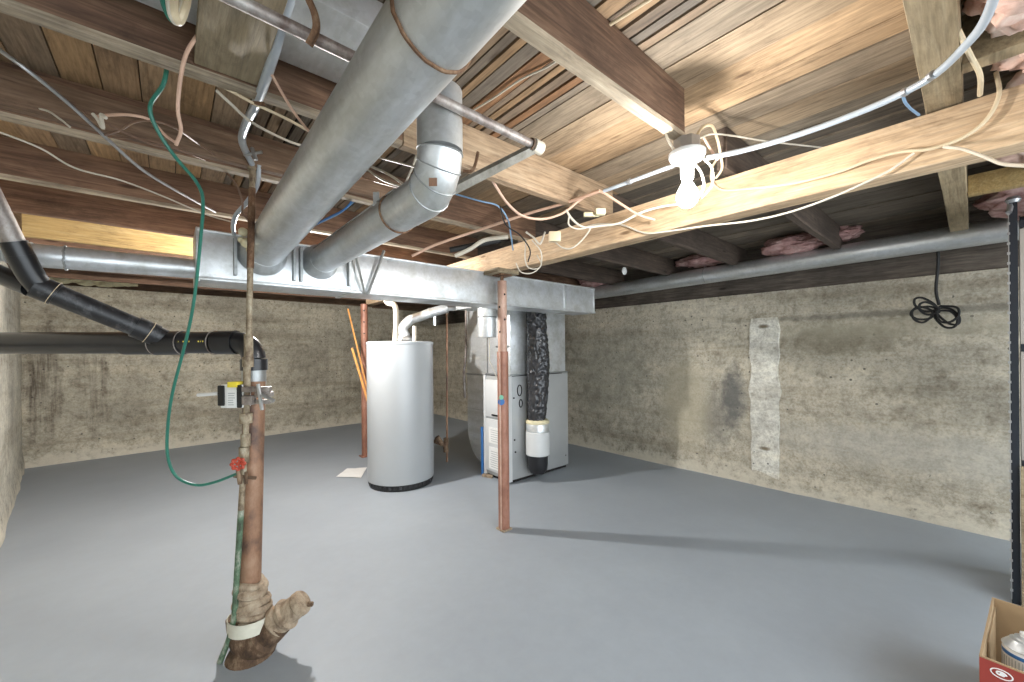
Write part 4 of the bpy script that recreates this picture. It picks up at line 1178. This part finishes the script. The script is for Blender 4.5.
single('insulation_batt', 'insul', lambda bm: (lump(bm, (2.5, -.29, 2.14), (.5, .24, .085), 3), lump(bm, (1.79, -.28, 2.12), (.085, .24, .10), 8)),
       'pink insulation just behind the girder near the rack', 'insulation', angle=170)
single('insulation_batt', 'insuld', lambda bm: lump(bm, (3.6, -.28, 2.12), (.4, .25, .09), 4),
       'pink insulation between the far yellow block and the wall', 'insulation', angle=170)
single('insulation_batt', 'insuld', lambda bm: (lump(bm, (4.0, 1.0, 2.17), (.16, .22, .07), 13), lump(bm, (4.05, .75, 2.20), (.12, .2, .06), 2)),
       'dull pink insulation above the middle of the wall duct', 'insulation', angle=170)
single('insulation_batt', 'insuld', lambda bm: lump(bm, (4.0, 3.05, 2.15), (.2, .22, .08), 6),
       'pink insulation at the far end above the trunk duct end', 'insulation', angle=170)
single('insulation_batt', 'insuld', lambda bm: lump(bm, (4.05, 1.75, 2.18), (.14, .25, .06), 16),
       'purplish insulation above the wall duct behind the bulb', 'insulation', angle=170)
def dots(bm):
    c = P(622, 272, Y=2.66)
    add_lathe(bm, [(.034, 0), (.034, .008), (.025, .014)], P(624, 271, Y=2.073), 24, axis=(0, -1, 0))
single('vent_cap', 'white', dots, 'small white round cap on the joist above the duct end', 'cap')
def fo(bm):
    for i in range(16):
        a = P(38+i*6, 278+.45*i+random.uniform(-2, 2), Y=7.0)
        lump(bm, a, (.09, .05, .04), i, 2)
single('spray_foam', 'foam', fo, 'cream spray foam bead on top of the back wall at left', 'foam')

# ------------------------------------------------------------------ shelf rack at right edge
_rk = P(1012, 603, Z=0)
rx, ry = _rk.x, _rk.y
RZ = 2.02
t = thing('shelf_rack', 'dark slotted steel shelving rack at the right edge', 'shelving', (rx+.2, ry-.4, 0))
def lpost(bm, x, y, sx_, sy_):
    add_box(bm, (min(x, x+sx_*.045), min(y, y+.003*sy_), 0), (max(x, x+sx_*.045), max(y, y+.003*sy_), RZ))
    add_box(bm, (min(x, x+sx_*.003), min(y, y+sy_*.028), 0), (max(x, x+sx_*.003), max(y, y+sy_*.028), RZ))
posts = [(rx, ry, 1, -1), (rx+.40, ry-.05, -1, -1), (rx, ry-.95, 1, 1), (rx+.45, ry-.95, -1, 1)]
for i, a in enumerate(posts):
    pt = part('upright', t, 'rack', lambda bm: lpost(bm, *a))
    if i == 0:
        def notch(bm):
            z = .06
            while z < RZ-.02:
                add_box(bm, (rx-.004, ry-.004, z), (rx+.006, ry+.006, z+.012)); z += .05
        part('slot', pt, 'steel', notch, 'bright slot edges')
        part('edge_bead', pt, 'steel', lambda bm: add_box(bm, (rx-.002, ry-.001, .02), (rx+.002, ry+.002, RZ)), 'worn bright edge')
    if i == 0: part('cap', pt, 'steel', lambda bm: (add_lathe(bm, [(.02, RZ), (.028, RZ+.015), (.02, RZ+.03)], (rx+.012, ry-.015, 0), 10), add_tube(bm, [(rx-.01, ry, RZ-.05), (rx+.02, ry-.01, RZ+.01)], .012, 8)))
for z in (.12, .72, 1.30, 1.92):
    s = part('shelf', t, 'rack', lambda bm: (add_box(bm, (rx+.004, ry-.95, z), (rx+.40, ry-.055, z+.006)), add_box(bm, (rx+.004, ry-.95, z-.03), (rx+.01, ry-.035, z+.006))))
single('plywood_sheet', 'ply', lambda bm: add_box(bm, (rx+.012, ry-.60, .727), (rx+.026, ry-.034, 1.285), .002),
       'pale panel standing on the second shelf of the rack', 'panel')
single('plywood_sheet', 'ply', lambda bm: add_box(bm, (rx+.012, ry-.60, 1.307), (rx+.026, ry-.034, 1.885), .002),
       'pale panel standing on the third shelf of the rack', 'panel')
single('leaning_board', 'oliveY', lambda bm: add_box(bm, (rx-.02, ry-.40, .0), (rx-.004, ry-.030, .70), .002),
       'pale wood board leaning at the front of the lower rack', 'board')

# ------------------------------------------------------------------ cardboard box and can
b0 = P(992, 597, Z=.30); b1 = P(979, 655, Z=.30)
ex = (b0-b1); ex.z = 0; Lx = ex.length; ex.normalize(); ey = V(ex.y, -ex.x, 0)
t = thing('cardboard_box', 'open cardboard box with red printed front at the bottom right corner', 'box', (b1.x, b1.y-.2, 0))
mb = Matrix((ex, ey, UP)).transposed().to_4x4(); mb.translation = V(b1.x, b1.y, 0)
Wd, Hh, th_ = .40, .30, .006
part('side', t, 'card', lambda bm: add_box(bm, (0, 0, 0), (Lx, th_, Hh), mat=mb))
part('side', t, 'card', lambda bm: add_box(bm, (0, Wd-th_, 0), (Lx, Wd, Hh), mat=mb))
part('back', t, 'card', lambda bm: add_box(bm, (Lx-th_, th_, 0), (Lx, Wd-th_, Hh), mat=mb))
part('bottom', t, 'card', lambda bm: add_box(bm, (th_, th_, .001), (Lx-th_, Wd-th_, .006), mat=mb))
fr = part('front', t, 'card', lambda bm: add_box(bm, (0, th_, 0), (th_, Wd-th_, Hh), mat=mb))
part('red_print', fr, 'red', lambda bm: add_box(bm, (-.0015, 0.001, .0), (.0, Wd, Hh-.004), mat=mb), 'red printed panel')
def logo(bm):
    c = V(-.002, .046, .268)
    for r, w in ((.022, .0024),):
        pts = [mb@(c+V(0, math.cos(a)*r, math.sin(a)*r*.62)) for a in [2*PI*i/30 for i in range(30)]]
        add_tube(bm, pts, w*.7, 6, closed=True)
    pts = [mb@(c+V(0, math.cos(a)*.012*(1-a/9)-.002, math.sin(a)*.008*(1-a/9))) for a in [i*.35 for i in range(18)]]
    add_tube(bm, pts, .0024, 6)
    add_lathe(bm, [(.006, 0), (.006, .0012)], mb@(c+V(0, .002, 0)), 14, axis=-ex)
part('emblem', fr, 'paper', logo, 'white ringed swirl emblem')
def letters(bm):
    for i, (y, h) in enumerate(((.085, .02), (.105, .02), (.125, .02), (.145, .02))):
        add_box(bm, (-.003, y, .238), (-.0015, y+.006, .238+h), mat=mb)
        add_box(bm, (-.003, y, .250), (-.0015, y+.015, .256), mat=mb)
part('lettering', fr, 'black', letters, 'partial dark lettering')
# folded inner edge
part('flap', t, 'card', lambda bm: add_box(bm, (Lx*.35, th_+.001, .05), (Lx-.01, th_+.004, Hh-.03), mat=mb))
cc = mb@V(.19, .088, 0)
cz = .30
t = thing('spray_can', 'white aerosol can with blue band standing in the cardboard box', 'can', (cc.x, cc.y, .006))
part('can_body', t, 'paper', lambda bm: add_lathe(bm, [(.045, .006), (.050, .012), (.050, .285)], (cc.x, cc.y, 0), 36))
part('blue_band', t, 'blue', lambda bm: add_lathe(bm, [(.0505, .262), (.051, .264), (.051, .272), (.0505, .274)], (cc.x, cc.y, 0), 36))
part('shoulder', t, 'galvw', lambda bm: add_lathe(bm, [(.050, .285), (.052, .288), (.046, .296), (.036, .308), (.034, .312), (.026, .316), (.024, .322), (.016, .326)], (cc.x, cc.y, 0), 36), 'silver dome')
def bars(bm):
    for k in range(40):
        a = 2*PI*k/40
        c = V(cc.x+math.cos(a)*.0505, cc.y+math.sin(a)*.0505, .22)
        add_box(bm, c-V(.0006, .0009, .03), c+V(.0006, .0009, .035), rotz=a)
part('printed_lines', t, 'furn', bars)
part('nozzle', t, 'white', lambda bm: add_lathe(bm, [(.012, .324), (.012, .338), (.008, .34)], (cc.x, cc.y, 0), 16))

# ------------------------------------------------------------------ lights: sky fill added behind the viewer, rear wall left out to admit it
w_ = bpy.data.worlds.new('world'); scn.world = w_; w_.use_nodes = True
bg = w_.node_tree.nodes['Background']
bg.inputs['Color'].default_value = (.86, .94, 1.0, 1); bg.inputs['Strength'].default_value = 4.2
def lamp_light(p, e, r=.03, col=(1, .96, .90)):
    l = bpy.data.lights.new('lamp_light', 'POINT'); l.energy = e; l.shadow_soft_size = r; l.color = col
    o = bpy.data.objects.new('lamp_light', l); o.location = p; C.objects.link(o)
for o in C.objects:
    if '_w' in o: del o['_w']
